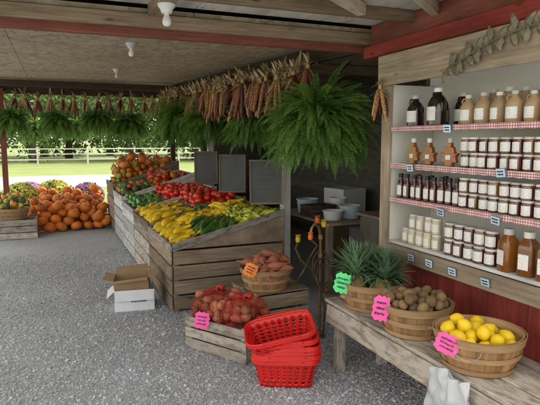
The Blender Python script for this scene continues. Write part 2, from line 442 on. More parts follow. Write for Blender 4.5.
beam(-1.5,3.6,3.56,3.60,2.325,2.41,M['beam'])
beam(-1.5,3.6,3.603,3.66,2.27,2.40,M['redbrown'])
beam(-1.5,3.6,3.02,3.06,2.385,2.462,M['beam'])
beam(-1.5,4.2,2.10,2.15,2.36,2.462,M['beam'])
mb=MB(); mb.box((2.02,2.60,2.425),(.06,.92,.07),rot=(0,0,rad(-52))); part(mb,'rafter',M['palebeam'],.003)
mb=MB(); mb.box((1.52,2.72,2.42),(.06,.88,.07),rot=(0,0,rad(-52))); part(mb,'rafter',M['palebeam'],.003)
beam(2.24,2.30,.9,3.55,2.21,2.30,M['red'])
beam(2.303,2.36,.9,3.55,2.30,2.46,M['redbrown'])
beam(-1.5,4.2,10.80,10.86,2.44,2.675,M['darkbeam'])
beam(-1.5,4.2,10.20,10.25,2.52,2.63,M['darkbeam'])
beam(2.28,2.34,3.67,10.78,zc(3.67)-.14,zc(3.67)-.01,M['darkbeam'],zc(10.78)-.15,zc(10.78)-.01)
for y in (5.6,7.2,8.8):
    beam(2.345,4.1,y,y+.05,zc(y)-.11,zc(y)-.005,M['beam'])
for (x,y,m) in ((2.29,5.15,'shelfwhite'),(2.29,8.0,'shelfwhite'),(2.29,10.73,'darkbeam'),(-.78,10.75,'redbrown')):
    mb=MB(); mb.box((x+.02,y,zc(y)/2-.07),(.09,.09,zc(y)-.15)); part(mb,'post',M[m],.005)
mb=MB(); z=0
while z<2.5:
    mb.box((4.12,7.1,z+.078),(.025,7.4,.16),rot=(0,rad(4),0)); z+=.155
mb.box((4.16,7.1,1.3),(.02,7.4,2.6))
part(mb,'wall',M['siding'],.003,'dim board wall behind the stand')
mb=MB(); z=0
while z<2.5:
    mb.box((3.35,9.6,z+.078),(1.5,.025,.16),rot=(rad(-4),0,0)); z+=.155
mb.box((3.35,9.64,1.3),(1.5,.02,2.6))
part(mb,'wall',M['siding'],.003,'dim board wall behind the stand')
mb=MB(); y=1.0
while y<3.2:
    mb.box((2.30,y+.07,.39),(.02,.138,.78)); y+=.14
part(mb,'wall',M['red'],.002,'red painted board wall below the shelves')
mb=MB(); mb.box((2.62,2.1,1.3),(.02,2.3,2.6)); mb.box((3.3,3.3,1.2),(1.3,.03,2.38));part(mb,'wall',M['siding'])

# ------------------------------------------------------------------ shelf cabinet
cab=tag(empty('shelf_unit',(2.2,2.2,.78)),'weathered wood shelf unit with white shelves and gingham edging','shelf')
def cpart(mb,name,mat,bevel=.002,label=None):
    o=mb.obj(name,mat,loc=(-2.2,-2.2,-.78),parent=cab,bevel=bevel)
    if label:o['label']=label
    return o
SH=[1.69,1.44,1.204,.90]
for z in SH:
    mb=MB(); mb.box((2.385,2.08,z-.011),(.35,2.1,.02)); cpart(mb,'shelf',M['shelfwhite'])
mb=MB(); mb.box((2.575,2.09,1.44),(.015,2.16,1.3))
cpart(mb,'back_panel',M['shelfback'])
mb=MB(); mb.box((2.385,3.125,1.38),(.36,.02,1.2)); cpart(mb,'side_panel',M['shelfback'])
mb=MB(); mb.box((2.195,3.155,1.38),(.03,.09,1.2),jit=.002); mb.box((2.385,3.15,1.38),(.34,.02,1.2)); cpart(mb,'post',M['header'],.004)
mb=MB(); mb.box((2.17,2.08,2.078),(.03,2.28,.205),jit=.003); cpart(mb,'header',M['header'],.004)
mb=MB(); mb.box((2.20,2.08,.825),(.028,2.1,.10)); cpart(mb,'apron',M['header'],.004)
for z in SH[:3]:
    mb=MB(); n=150; i0=0
    for i in range(n):
        y=1.05+2.05*i/n; y2=1.05+2.05*(i+1)/n
        f=lambda yy: 2.198+.004*math.sin(yy*50)+.002*math.sin(yy*93)
        b=lambda yy: z-.028-.004*abs(math.sin(yy*40))
        mb.poly([(f(y),y,b(y)),(f(y2),y2,b(y2)),(f(y2),y2,z+.003),(f(y),y,z+.003)])
    cpart(mb,'gingham_trim',M['gingham'],0)

# jars -------------------------------------------------------------
def jar(name,body,lid,h,r,mats,lab=True,label='',cat='jar',lidr=None,n=18):
    o=MB(); o.lathe(body,n); o=o.obj(name,mats[0])
    l=MB(); l.lathe(lid,n); l.obj('lid',mats[1],parent=o)
    if lab:
        z0,z1,rr=lab; q=MB(); k=14
        for i in range(k):
            a0=math.pi-1.0+2.0*i/k; a1=math.pi-1.0+2.0*(i+1)/k
            q.poly([(rr*math.cos(a0),rr*math.sin(a0),z0),(rr*math.cos(a1),rr*math.sin(a1),z0),(rr*math.cos(a1),rr*math.sin(a1),z1),(rr*math.cos(a0),rr*math.sin(a0),z1)])
        q.obj('label',M['label'],parent=o)
    tag(o,label,cat); return Proto(o)
def straight(r,h,neck): return [(r*.85,0),(r,.004),(r,h*.80),(r*.96,h*.86),(neck,h*.9),(neck,h*.93)]
def lidp(r,z0,z1): return [(r,z0),(r*1.02,z0+.002),(r*1.02,z1-.002),(r*.96,z1)]
JH=.088
jams=[]
for mname,lbl in (('jamred','dark red preserve'),('jamgold','golden preserve'),('jamred','berry preserve')):
    p=jar('preserve_jar',straight(.034,JH,.03),lidp(.032,JH*.86,JH),JH,.034,(M[mname],M['lid']),(.012,.062,.0346),
          'small glass jar of '+lbl+' with white lid and label','jar'); p.o['group']='preserve jars on the shelves'; jams.append(p)
sauce=jar('sauce_bottle',[(.022,0),(.026,.004),(.026,.085),(.024,.10),(.014,.125),(.013,.14)],lidp(.016,.138,.165),.165,.026,(M['jamred'],M['blacklid']),(.02,.085,.0266),'dark sauce bottle with black cap and white label','bottle'); sauce.o['group']='sauce bottles on the shelf'
def jug(mat,h,r,label,lab,capmat,cat='jug'):
    o=MB(); o.lathe([(r*.9,0),(r,.006),(r*1.02,h*.3),(r,h*.58),(r*.75,h*.72),(r*.38,h*.82),(r*.34,h*.9)],20)
    o.tube([(0,r*.36,h*.86),(0,r*.75,h*.88),(0,r*.95,h*.78),(0,r*.85,h*.66)],r*.12,6)
    o=o.obj('syrup_jug',mat)
    l=MB(); l.lathe(lidp(r*.4,h*.89,h),16); l.obj('lid',capmat,parent=o)
    q=MB();k=14;rr=r*1.03
    for i in range(k):
        a0=math.pi-.75+1.5*i/k;a1=math.pi-.75+1.5*(i+1)/k
        q.poly([(rr*math.cos(a0),rr*math.sin(a0),h*.14),(rr*math.cos(a1),rr*math.sin(a1),h*.14),(rr*math.cos(a1),rr*math.sin(a1),h*.50),(rr*math.cos(a0),rr*math.sin(a0),h*.50)])
    q.obj('label',M['label'],parent=o)
    tag(o,label,cat,None); return Proto(o)
tanjug=jug(M['stonejug'],.17,.046,'tan plastic syrup jug with handle and printed label','x',M['lid']); tanjug.o['group']='syrup jugs on the top shelf'
darkjug=jug(M['syrup'],.205,.056,'dark glass syrup jug with handle and white label','x',M['whitep'])
def honeyb():
    mb=MB(); n=32; rf=lambda a,z:(abs(math.cos(a))**5+abs(math.sin(a))**5)**(-1/5)
    mb.lathe([(.036,0),(.040,.006),(.040,.125),(.034,.150),(.022,.165),(.020,.175)],n,rf=rf); o=mb.obj('honey_bottle',M['honey'])
    l=MB(); l.lathe(lidp(.024,.172,.200),18); l.obj('lid',M['lid'],parent=o)
    l=MB(); l.box((-.0415,0,.065),(.0015,.05,.07)); l.obj('label',M['label'],parent=o)
    return Proto(tag(o,'squared dark amber honey bottle with white lid and label','bottle','honey bottles on the bottom shelf'))
honey=honeyb()
def leafbottle():
    o=MB(); pts=[(0,0),(.02,.0),(.022,.018),(.045,.02),(.038,.045),(.052,.065),(.03,.068),(.024,.092),(.011,.10),(.010,.118)]
    full=[(x,z) for x,z in pts[1:]]+[(-x,z) for x,z in reversed(pts[1:])]
    k=len(full)
    for sx in (-.014,.014):
        i=len(o.v); o.v+=[(sx,x,z) for x,z in full]; o.face(list(range(i,i+k)) if sx>0 else list(range(i,i+k))[::-1])
    for j in range(k): a=(j+1)%k; o.face([j,a,k+a,k+j])
    o=o.obj('syrup_bottle',M['amber'],smooth=0,bevel=.004)
    l=MB(); l.lathe(lidp(.013,.116,.138),12); l.obj('lid',M['whitep'],parent=o)
    l=MB(); l.box((-.0158,0,.045),(.001,.03,.022)); l.obj('label',M['label'],parent=o)
    tag(o,'small leaf-shaped glass bottle of amber syrup','bottle','leaf-shaped syrup bottles'); return Proto(o)
lb=leafbottle()
shaker=jar('spread_jar',straight(.032,.10,.026),lidp(.030,.086,.102),.10,.032,(M['cream'],M['lid']),(.016,.066,.0326),'cream coloured spread jar with white lid','jar'); shaker.o['group']='spread jars on the bottom shelf'
def rz(): return (0,0,U(-.3,.3))
darkjug.place((2.27,2.94,SH[0]),(0,0,.2),1.0); darkjug.place((2.27,2.72,SH[0]),(0,0,-.1),1.15); darkjug.place((2.42,2.66,SH[0]),rz(),1.0); darkjug.place((2.43,2.88,SH[0]),rz(),1.0)
for y in (2.45,2.34,2.23,2.12,2.01,1.90,1.79):
    tanjug.place((2.275+U(-.01,.01),y,SH[0]),rz(),U(.92,1.06))
    if y<2.35: tanjug.place((2.40,y+.05,SH[0]),rz(),U(1.1,1.25))
for y in (2.92,2.76,2.57): lb.place((2.25,y,SH[1]),(0,0,U(-.3,.3)),1.25)
y=2.45;i=0
while y>1.7:
    for k in range(2): 
        jams[(i+k)%3].place((2.262+U(-.008,.008),y+U(-.003,.003),SH[1]+k*(JH+.001)),rz(),1.0)
    if i%2==0: jams[(i+1)%3].place((2.35,y-.03,SH[1]),rz())
    y-=.075;i+=1
y=3.05;i=0
while y>2.50:
    sauce.place((2.255+U(-.006,.006),y,SH[2]),rz(),U(.95,1.03)); sauce.place((2.33,y-.02,SH[2]),rz(),U(.97,1.03)) if i%2 else None
    y-=.068;i+=1
y=2.44
while y>1.7:
    for k in range(2): jams[(i+k)%3].place((2.262+U(-.008,.008),y+U(-.003,.003),SH[2]+k*(JH+.001)),rz())
    y-=.075;i+=1
y=2.99
for i in range(5):
    shaker.place((2.265+U(-.008,.008),y,SH[3]),rz(),1.0)
    if i!=0: shaker.place((2.265+U(-.006,.006),y,SH[3]+.103),rz(),1.0)
    y-=.078
for i in range(5):
    for k in range(2): jams[(i*2+k)%3].place((2.262+U(-.005,.005),2.55-.083*i,SH[3]+k*(JH*1.12+.001)),rz(),1.12)
for y in (2.10,1.98,1.86,1.74): honey.place((2.27+U(-.01,.01),y,SH[3]),rz(),1.15)
# shelf tags
def shelftag():
    o=MB(); o.box((0,0,0),(.003,.055,.042),mi=1); o.box((-.002,0,0),(.002,.049,.036),mi=0)
    squig(o,(-.003,0,0),(0,-1,0),(0,0,1),.038,.026,2,2,(-1,0,0),.0018,.001)
    return Proto(tag(o.obj('shelf_tag',[M['tag'],M['tagblue'],M['ink']],smooth=0),'small handwritten white price card on the shelf edge','price tag','price cards on the shelf edges'))
st=shelftag()
for y,z in ((2.52,1.668),(2.86,1.42),(2.10,1.43),(2.55,1.165),(2.12,1.175),(1.75,1.42),(2.82,.83),(2.64,.83),(2.43,.825),(2.17,.825)):
    st.place((2.178,y,z),(rad(U(-6,6)),rad(-8),0),1.2)
# leaf ornament
mb=MB(); P=[(2.138,2.50,2.01),(2.13,2.38,2.04),(2.13,2.25,2.085),(2.13,2.1,2.12),(2.13,1.95,2.14),(2.138,1.8,2.14),(2.138,1.62,2.12)]
mb.tube(P,[.004,.005,.006,.006,.006,.005,.003],6)
for i in range(36):
    t=i/35*5.99; a=int(t); f=t-a; p=Vector(P[a]).lerp(Vector(P[a+1]),f)
    sgn=1 if i%2 else -1
    d=Vector((0,-1*U(.5,.9) if i%3 else U(.1,.5),sgn*U(.7,1))).normalized(); L=U(.07,.10); wv=Vector((0,d.z,-d.y))*.023
    o_=Vector((-.014,0,0))
    q=[p,p+d*L*.3+wv,p+d*L*.7+wv*.8,p+d*L,p+d*L*.7-wv*.8,p+d*L*.3-wv]; m1=p+d*L*.35+o_; m2=p+d*L*.7+o_
    mb.poly([q[0],q[1],m1]);mb.poly([q[1],q[2],m2,m1]);mb.poly([q[2],q[3],m2]);mb.poly([q[3],q[4],m2]);mb.poly([q[4],q[5],m1,m2]);mb.poly([q[5],q[0],m1])
tag(mb.obj('leaf_ornament',M['leafmetal']),'aged metal leafy branch ornament fixed on the header board','ornament')

# ------------------------------------------------------------------ bench
ben=tag(empty('display_bench',(1.97,2.2,0)),'low worn wooden bench with peeling pale paint','bench')
def bp(mb,name,bev=.004): return mb.obj(name,M['bench'],loc=(-1.97,-2.2,0),parent=ben,bevel=bev)
mb=MB()
for x in (1.82,1.975,2.13): mb.box((x,2.15,.485),(.15,2.1,.028),jit=.003)
bp(mb,'seat')
mb=MB(); mb.box((1.752,2.14,.405),(.025,2.06,.13),jit=.004); bp(mb,'apron')
for y in (3.08,2.1,1.25):
    for x in (1.80,2.15):
        mb=MB(); mb.box((x,y,.236),(.07,.05,.470)); bp(mb,'leg')

# ------------------------------------------------------------------ produce
def dropz(n,samp,base,r,K=10,pack=.93,prune=True,pts=None):
    pts=[] if pts is None else pts
    for _ in range(n):
        best=None
        for k in range(K):
            x,y=samp(); z=base(x,y)+r
            for p in pts:
                d2=(p[0]-x)**2+(p[1]-y)**2; q=(2*r*pack)**2
                if d2<q: z=max(z,p[2]+math.sqrt(q-d2))
            if best is None or z<best[2]: best=(x,y,z)
        pts.append(best)
    if prune:   # leave out pieces wholly buried under others
        keep=[]
        for p in pts:
            c=sum(1 for q in pts if q[2]>p[2]+.9*r and (q[0]-p[0])**2+(q[1]-p[1])**2<(2.1*r)**2)
            if c<4: keep.append(p)
        pts=keep
    return pts
def ball(name,r,mat,rf=None,sq=1,nz=10,n=16,nip=0):
    mb=MB(); prof=[]
    for i in range(nz+1):
        t=math.pi*i/nz; prof.append((max(r*math.sin(t),1e-5),-r*sq*math.cos(t)*(1+nip*(abs(math.cos(t))**8))))
    mb.lathe(prof,n,rf=rf)
    return mb
def noisy(mb,amt,sc,seed):
    o=Vector((seed*3.1,seed*1.7,seed)); nv=[]
    for p in mb.v:
        q=Vector(p); nv.append(tuple(q*(1+amt*noise.noise(q*sc+o))))
    mb.v=nv
def mkproto(mb,name,mats,label,cat,group,smooth=60):
    return Proto(tag(mb.obj(name,mats,smooth=smooth),label,cat,group))
# pumpkins
pumps=[]
for s_,sq_ in ((1,.86),(2,.76),(3,1.0)):
    r=.105; mb=MB(); prof=[]
    for i in range(13):
        t=math.pi*i/12; prof.append((max(r*math.sin(t),.004),-r*sq_*math.cos(t)*(1-.20*abs(math.cos(t))**5)))
    mb.lathe(prof,40,rf=lambda a,z:.93+.07*abs(math.cos(a*5))**.7)
    noisy(mb,.18,6,s_)
    o=mb.obj('pumpkin',M['pumpkin'],smooth=60)
    q=MB(); q.tube([(0,0,.06*sq_),(.004,0,.10*sq_),(.018,.004,.12*sq_+.015)],[.02,.011,.014],7); q.obj('stem',M['stem'],parent=o)
    tag(o,'ribbed orange pumpkin with a dry stem','pumpkin','pumpkins piled on straw bales'); pumps.append(Proto(o))
def bale(loc,s,rz_=0):
    mb=MB(); mb.box((0,0,s[2]/2),s,jit=.01)
    for k in (-.22,.22):
        mb.box((k*s[0]*1.3,0,s[2]/2),(.006,s[1]+.02,s[2]+.015),mi=1)
    for i in range(160):
        x=U(-s[0]/2,s[0]/2); f=R()<.5; p=Vector((x,-s[1]/2-.006,U(0.01,s[2]))) if f else Vector((x,U(-s[1]/2,s[1]/2),s[2]+.006))
        d=Vector((U(-1,1),U(-.4,.2),U(-.5,.5)))*.05; w_=Vector((0,.0,.003))
        mb.poly([p,p+d,p+d+w_,p+w_])
    o=mb.obj('straw_bale',[M['straw'],M['stem']],loc,(0,0,rz_),bevel=.012)
    return tag(o,'rectangular straw bale under the pumpkins','straw bale','straw bales')
for x in (-.02,.66):
    bale((x,10.60,0),(.66,.36,.20)); bale((x,10.97,0),(.66,.36,.34))
def pbase(x,y):
    if y<10.41: return 0
    if y<10.79: return .205
    return .345
pp=dropz(14,lambda:(U(-.36,.92),U(9.93,10.00)),pbase,.088,30,.92,False)
pp=dropz(34,lambda:(U(-.36,.92),U(10.03,10.36)),pbase,.088,8,.92,False,pp)
pp=dropz(22,lambda:(U(-.34,.92),U(10.44,10.72)),pbase,.088,8,.92,False,pp)
pp=dropz(18,lambda:(U(-.28,.90),U(10.82,11.0)),pbase,.088,6,.92,False,pp)
for (x,y,z) in pp:
    random.choice(pumps).place((x,y,z-.004),(U(-.6,.6),U(-.6,.6),U(0,6)),U(.78,1.06))

def long_(name,L,rads,bend,mat,mat2,label,cat,group,stem=True,nz=.05,seed=1):
    mb=MB(); k=len(rads); pts=[(L*(i/(k-1)-.5),bend*math.sin(math.pi*i/(k-1)),0) for i in range(k)]
    mb.tube(pts,rads,10)
    noisy(mb,nz,14,seed)
    if stem:
        p=Vector(pts[-1]); mb.tube([p,p+Vector((.018,-.004,.004)),p+Vector((.03,-.004,.01))],[.008,.006,.007],6,mi=1)
    return mkproto(mb,name,[mat,mat2],label,cat,group)
ysq=[long_('yellow_squash',.21,[.006,.024,.034,.036,.030,.021,.016,.014,.012],.02*k,M['ysquash'],M['stem'],'yellow summer squash lying on the sloping display','squash','yellow squash on the sloping display',seed=k+2) for k in (1,2)]
zuk=[long_('zucchini',.25,[.006,.021,.026,.027,.026,.024,.022,.018,.008],.012*k,M['zuke'],M['stem'],'dark green zucchini lying on the sloping display','zucchini','zucchini on the sloping display',seed=k+4) for k in (1,-1)]
swt=[long_('sweet_potato',.17,[.004,.014,.028,.034,.032,.026,.014,.004],.016*k,M['sweet'],M['stem'],'rough reddish brown sweet potato in the bushel basket','sweet potato','sweet potatoes in the basket',False,.4,seed=k+7) for k in (1,-1,2)]
def rounded(name,r,mat,label,cat,group,rf=None,sq=1,nip=0,nz=.08,stem=None,seed=3,mats=None,ns=18):
    mb=ball(name,r,mat,rf,sq,nip=nip); noisy(mb,nz,ns,seed)
    if stem=='calyx':
        for i in range(5):
            a=i*1.257; mb.poly([(0,0,r*sq*.95),(r*.25*math.cos(a-.3),r*.25*math.sin(a-.3),r*sq*1.02),(r*.6*math.cos(a),r*.6*math.sin(a),r*sq*.92),(r*.25*math.cos(a+.3),r*.25*math.sin(a+.3),r*sq*1.02)],1)
        mb.tube([(0,0,r*sq*.9),(.002,0,r*sq*1.25)],.004,5,mi=1)
    if stem=='stub': mb.tube([(0,0,r*sq*.85),(.004,0,r*sq*1.3)],[.008,.006],6,mi=1)
    return mkproto(mb,name,[mat]+(mats or [M['calyx']]),label,cat,group)
tom=rounded('tomato',.042,M['tomato'],'ripe red tomato on the produce display','tomato','tomatoes on the display',lambda a,z:1-.03*abs(math.sin(a*2.5)),.82,stem='calyx')
pep=rounded('green_pepper',.042,M['gpep'],'glossy green bell pepper on the produce display','pepper','green peppers on the display',lambda a,z:.86+.14*abs(math.cos(a*2)),1.15,stem='stub')
ypp=long_('banana_pepper',.15,[.004,.010,.016,.020,.022,.02,.01],.012,M['ypep'],M['calyx'],'pale yellow green banana pepper on the display','pepper','banana peppers on the display',seed=12)
acn=rounded('acorn_squash',.06,M['acorn'],'dark green acorn squash on the display','squash','acorn squash on the display',lambda a,z:.9+.1*abs(math.cos(a*4)),1.1,stem='stub',mats=[M['stem']])
rib=lambda a,z:.92+.08*abs(math.cos(a*4))
grd=rounded('small_gourd',.050,M['gourd'],'small bright orange ribbed gourd','gourd','small gourds heaped on the far display',rib,.85,stem='stub',mats=[M['stem']])
grr=rounded('small_gourd',.046,M['gourdred'],'small deep red ornamental gourd','gourd','small gourds heaped on the far display',rib,.9,stem='stub',mats=[M['stem']])
gry=rounded('small_gourd',.044,M['gourdyel'],'small yellow and green striped ornamental gourd','gourd','small gourds heaped on the far display',rib,1.25,stem='stub',mats=[M['stem']])
pot=[rounded('potato',.034,M['potato'],'reddish orange potato in netting','potato','potatoes in the slatted crate',None,q,nz=.6,seed=s_,ns=24) for s_,q in ((5,1.25),(9,1.45),(13,1.1))]
lem=rounded('lemon',.036,M['lemon'],'bright yellow lemon in the bushel basket','lemon','lemons in the basket',None,1.1,nip=.22,nz=.12)
kiw=rounded('kiwi',.029,M['kiwi'],'brown fuzzy kiwi fruit in the bushel basket','kiwi','kiwis in the basket',None,1.2,nz=.1)

# ------------------------------------------------------------------ display bins
def bin_(y0,L,zf,zb,mat,trim,label):
    W=1.13; E=empty('produce_bin',(1.0+W/2,y0+L/2,0)); tag(E,label,'produce bin','produce bins in a row')
    def P(mb,name,m,bev=.004): return mb.obj(name,M[m],loc=(-W/2,-L/2,0),parent=E,bevel=bev)
    mb=MB(); k=4; hh=(zf-.03)/k
    for i in range(k): mb.box((-.008,L/2,.02+hh*(i+.5)),(.018,L-.01,hh*.90),jit=.003)
    P(mb,'side_slats',mat)
    for yy,nm in ((.009,'end_slats'),(L-.009,'end_slats')):
        mb=MB(); k=4
        for i in range(k): mb.box((W/2,yy,.02+hh*(i+.5)),(W-.03,.018,hh*.90),jit=.003)
        mb.hexa([(0.01,yy-.009,zf+.0),(W,yy-.009,zf+.0),(W,yy+.009,zf),(0.01,yy+.009,zf),(0.01,yy-.009,zf+.03),(W,yy-.009,zb+.03),(W,yy+.009,zb+.03),(0.01,yy+.009,zf+.03)])
        P(mb,nm,mat)
    mb=MB(); mb.box((W-.005,L/2,zb/2),(.02,L-.02,zb+.03)); P(mb,'back_board',mat)
    for x in (.035,W-.05):
        for yy in (.04,L-.04):
            mb=MB(); mb.box((x,yy,zf/2-.01),(.05,.035,zf-.03)); P(mb,'post',mat)
    mb=MB(); mb.hexa([(0,0.02,zf-.03),(W-.02,0.02,zb-.05),(W-.02,L-.02,zb-.05),(0,L-.02,zf-.03),(0,0.02,zf-.01),(W-.02,0.02,zb-.03),(W-.02,L-.02,zb-.03),(0,L-.02,zf-.01)]); P(mb,'tray',mat)
    mb=MB(); mb.box((-.012,L/2,zf+.015),(.026,L,.08),jit=.002); P(mb,'front_lip',trim)
    mb=MB()
    mb.hexa([(0.002,-.012,zf-.02),(W,-.012,zb-.02),(W,-.001,zb-.02),(0.002,-.001,zf-.02),(0.002,-.012,zf+.055),(W,-.012,zb+.045),(W,-.001,zb+.045),(0.002,-.001,zf+.055)]); P(mb,'side_lip',trim)
    return lambda x,y: zf+.0+(x-1.0)*(zb-zf-.02)/W
L=1.14
tA=bin_(4.76,L,.60,.88,'crate','greycrate','large weathered slatted crate bin with sloping tray of squash')
tB=bin_(5.92,L,.62,.90,'greycrate','crate','grey slatted crate bin with sloping tray of squash and tomatoes')
tC=bin_(7.08,L,.64,.93,'white_crate','white_crate','whitewashed slatted bin with sloping tray of peppers')
tD=bin_(8.24,L,.70,1.06,'white_crate','white_crate','whitewashed slatted bin with sloping tray of squash')
tE=bin_(9.40,L,.80,1.20,'crate','crate','weathered slatted bin heaped with gourds')
def zone(x0,x1,y0,y1): return lambda:(U(x0,x1),U(y0,y1))
def lay(protos,n,samp,base,r,az=None,tilt=.2,sc=(.9,1.1),aj=.5):
    for (x,y,z) in dropz(n,samp,base,r,prune=False):
        a=U(0,6.28) if az is None else az+U(-aj,aj)
        random.choice(protos).place((x,y,z),(U(-tilt,tilt),U(-tilt,tilt)-.2,a),U(*sc))
def layr(protos,n,samp,base,r,sc=(.9,1.1),prune=True,K=10):
    for (x,y,z) in dropz(n,samp,base,r,K=K,prune=prune):
        random.choice(protos).place((x,y,z),(U(-1.2,1.2),U(-1.2,1.2),U(0,6)),U(*sc))
lay(ysq,34,zone(1.09,1.32,4.90,5.86),tA,.034,az=.2,sc=(1,1.15))
lay(zuk,42,zone(1.36,1.74,4.86,5.44),tA,.030,az=.95,sc=(1,1.2),aj=.3,tilt=.1)
lay(ysq,26,zone(1.34,1.70,5.46,5.86),tA,.034,az=.2,sc=(1,1.15))
lay([ypp],100,zone(1.76,2.08,4.84,5.50),tA,.024,sc=(1,1.25))
lay(ysq,26,zone(1.72,2.06,5.50,5.86),tA,.034,sc=(1,1.2))
lay(ysq,72,zone(1.10,1.58,5.98,7.0),tB,.034,az=.2,sc=(1,1.2))
lay(zuk,12,zone(1.6,1.98,5.98,6.25),tB,.032)
layr([tom],92,zone(1.60,2.06,6.12,7.04),tB,.042,(1.05,1.2))
layr([pep],42,zone(1.06,1.48,7.12,8.18),tC,.044,(.95,1.1))
layr([tom],96,zone(1.48,2.08,7.12,8.20),tC,.044,(1.0,1.15))
layr([acn,pep,grr,grd,gry],52,zone(1.06,1.52,8.28,9.36),tD,.052,(1,1.15),False)
layr([tom,grr,grd],66,zone(1.54,2.06,8.28,9.36),tD,.048,(1.1,1.25),False)
# heap of orange gourds: two passes, the second confined to the middle so the pile crowns
g=dropz(64,zone(1.07,2.05,9.46,10.48),tE,.056,10,.93,False)
g=dropz(48,zone(1.18,1.98,9.54,10.42),tE,.056,8,.93,False,g)
for (x,y,z) in g:
    random.choice([grd,grd,grd,grd,gry]).place((x,y,z),(U(-1.2,1.2),U(-1.2,1.2),U(0,6)),U(1.08,1.25))
ptop=dropz(15,zone(1.2,1.98,9.5,10.4),lambda x,y:max([tE(x,y)]+[p[2]+math.sqrt(max(0,.125**2-(p[0]-x)**2-(p[1]-y)**2))-.085 for p in g if (p[0]-x)**2+(p[1]-y)**2<.0156]),.078,6,.93,False)
for (x,y,z) in ptop: random.choice(pumps).place((x,y,z),(U(-.4,.4),U(-.4,.4),U(0,6)),U(.72,.85))

# chalkboards
def chalk(loc,rz_,w_,h_):
    E=tag(empty('chalkboard',loc,(rad(-13),0,rz_)),'framed slate chalkboard with faint chalk writing propped behind vegetables','chalkboard','chalkboards on the produce bins')
    mb=MB(); mb.box((0,0,h_/2),(w_-.02,.008,h_-.02)); mb.obj('slate',M['slate'],parent=E)
    mb=MB(); f=.018
    mb.box((0,-.002,f/2),(w_,.02,f)); mb.box((0,-.002,h_-f/2),(w_,.02,f)); mb.box((-w_/2+f/2,-.002,h_/2),(f,.02,h_-2*f)); mb.box((w_/2-f/2,-.002,h_/2),(f,.02,h_-2*f))
    mb.obj('frame',M['chalkframe'],parent=E,bevel=.002)
    mb=MB(); squig(mb,(0,-.004,h_*.55),(1,0,0),(0,0,1),w_*.7,h_*.66,6,0,(0,-1,0),.0014,.002); mb.obj('chalk_writing',M['chalk'],parent=E,smooth=0)
chalk((2.02,4.97,.95),rad(-18),.34,.46); chalk((1.99,5.98,.98),rad(-22),.32,.46); chalk((1.97,7.04,1.0),rad(-14),.32,.46)

# ------------------------------------------------------------------ bushel baskets
def basket_mesh(r0,r1,h):
    mb=MB(); n=26
    for i in range(n):
        a=2*math.pi*i/n; da=math.pi/n*1.12; o_=.0025 if i%2 else 0
        q=[]
        for (rr,z) in ((r0,0),(r1,h)):
            for (ang,dr) in ((a-da,o_-.003),(a-da,o_),(a+da,o_),(a+da,o_-.003)):
                q.append(((rr+dr)*math.cos(ang),(rr+dr)*math.sin(ang),z))
        mid=[]; rb=(r0+r1)/2*1.03
        for (ang,dr) in ((a-da,o_-.003),(a-da,o_),(a+da,o_),(a+da,o_-.003)): mid.append(((rb+dr)*math.cos(ang),(rb+dr)*math.sin(ang),h/2))
        rr_=R(); mb.hexa(q[:4]+mid,0,rr_); mb.hexa(mid+q[4:],0,rr_)
    mb.poly([((r0-.004)*math.cos(2*math.pi*i/n),(r0-.004)*math.sin(2*math.pi*i/n),.007) for i in range(n)],0)
    return mb
def bushel(loc,rz_=0,label='',r0=.160,r1=.210,h=.175):
    E=tag(empty('bushel_basket',loc,(0,0,rz_)),label,'basket')
    mb=basket_mesh(r0,r1,h)
    def ring(a,b,z0,z1,t,m):
        i0=len(mb.v); n=36
        for (rr,z) in ((a,z0),(a+t,z0),(b+t,z1),(b,z1)):
            for j in range(n): mb.v.append((rr*math.cos(2*math.pi*j/n),rr*math.sin(2*math.pi*j/n),z))
        r_=R()
        for k in range(4):
            for j in range(n):
                c=(j+1)%n; k2=(k+1)%4
                mb.face([i0+k*n+j,i0+k*n+c,i0+k2*n+c,i0+k2*n+j],m,[(j*.04,k*.03),(j*.04+.04,k*.03),(j*.04+.04,k*.03+.03),(j*.04,k*.03+.03)],r_)
    bul=lambda z: (r0+(r1-r0)*z/h)*(1+.03*math.sin(math.pi*z/h))+.005
    for z0,z1 in ((h-.035,h+.004),(h*.42,h*.42+.028),(.005,.03)): ring(bul(z0),bul(z1),z0,z1,.003,1)
    ring(r1-.013,r1-.009,h-.03,h+.004,.004,1)
    mb.obj('body',[M['veneer'],M['veneer2']],parent=E,smooth=30)
    for s_ in (0,math.pi):
        pts=[]
        for k in range(9):
            t=k/8*math.pi; x=(r1+.008)+.03*math.sin(t); yy=.06*math.cos(t); z=h-.03-.045*math.sin(t)
            pts.append((x*math.cos(s_)-yy*math.sin(s_),x*math.sin(s_)+yy*math.cos(s_),z))
        q=MB(); q.tube(pts,.0022,5); q.tube(pts[3:6],.008,7,mi=1); q.obj('handle',[M['metal'],M['veneer2']],parent=E)
    return E
def disc(cx,cy,r_): 
    def f():
        a=U(0,6.28); q=r_*math.sqrt(R()); return cx+q*math.cos(a),cy+q*math.sin(a)
    return f
BZ=.50
LX,LY=1.91,1.93; KX,KY=1.915,2.43; PX,PY=1.94,2.92
bushel((LX,LY,BZ),.6,'wooden bushel basket of lemons on the bench')
bushel((KX,KY,BZ),1.3,'wooden bushel basket of kiwis on the bench')
bushel((PX,PY,BZ),.2,'wooden bushel basket of pineapples on the bench')
def bowl(cx,cy,zb,c=.05,k=1.0): return lambda x,y: zb+c-k*((x-cx)**2+(y-cy)**2)
for (x,y,z) in dropz(36,disc(LX,LY,.158),bowl(LX,LY,BZ+.05,.02,.3),.033,14,.96):
    lem.place((x,y,z),(U(-1.2,1.2),U(-1.2,1.2),U(0,6)),U(.9,1.0))
layr([kiw],76,disc(KX,KY,.168),bowl(KX,KY,BZ+.06,.03,.6),.028)
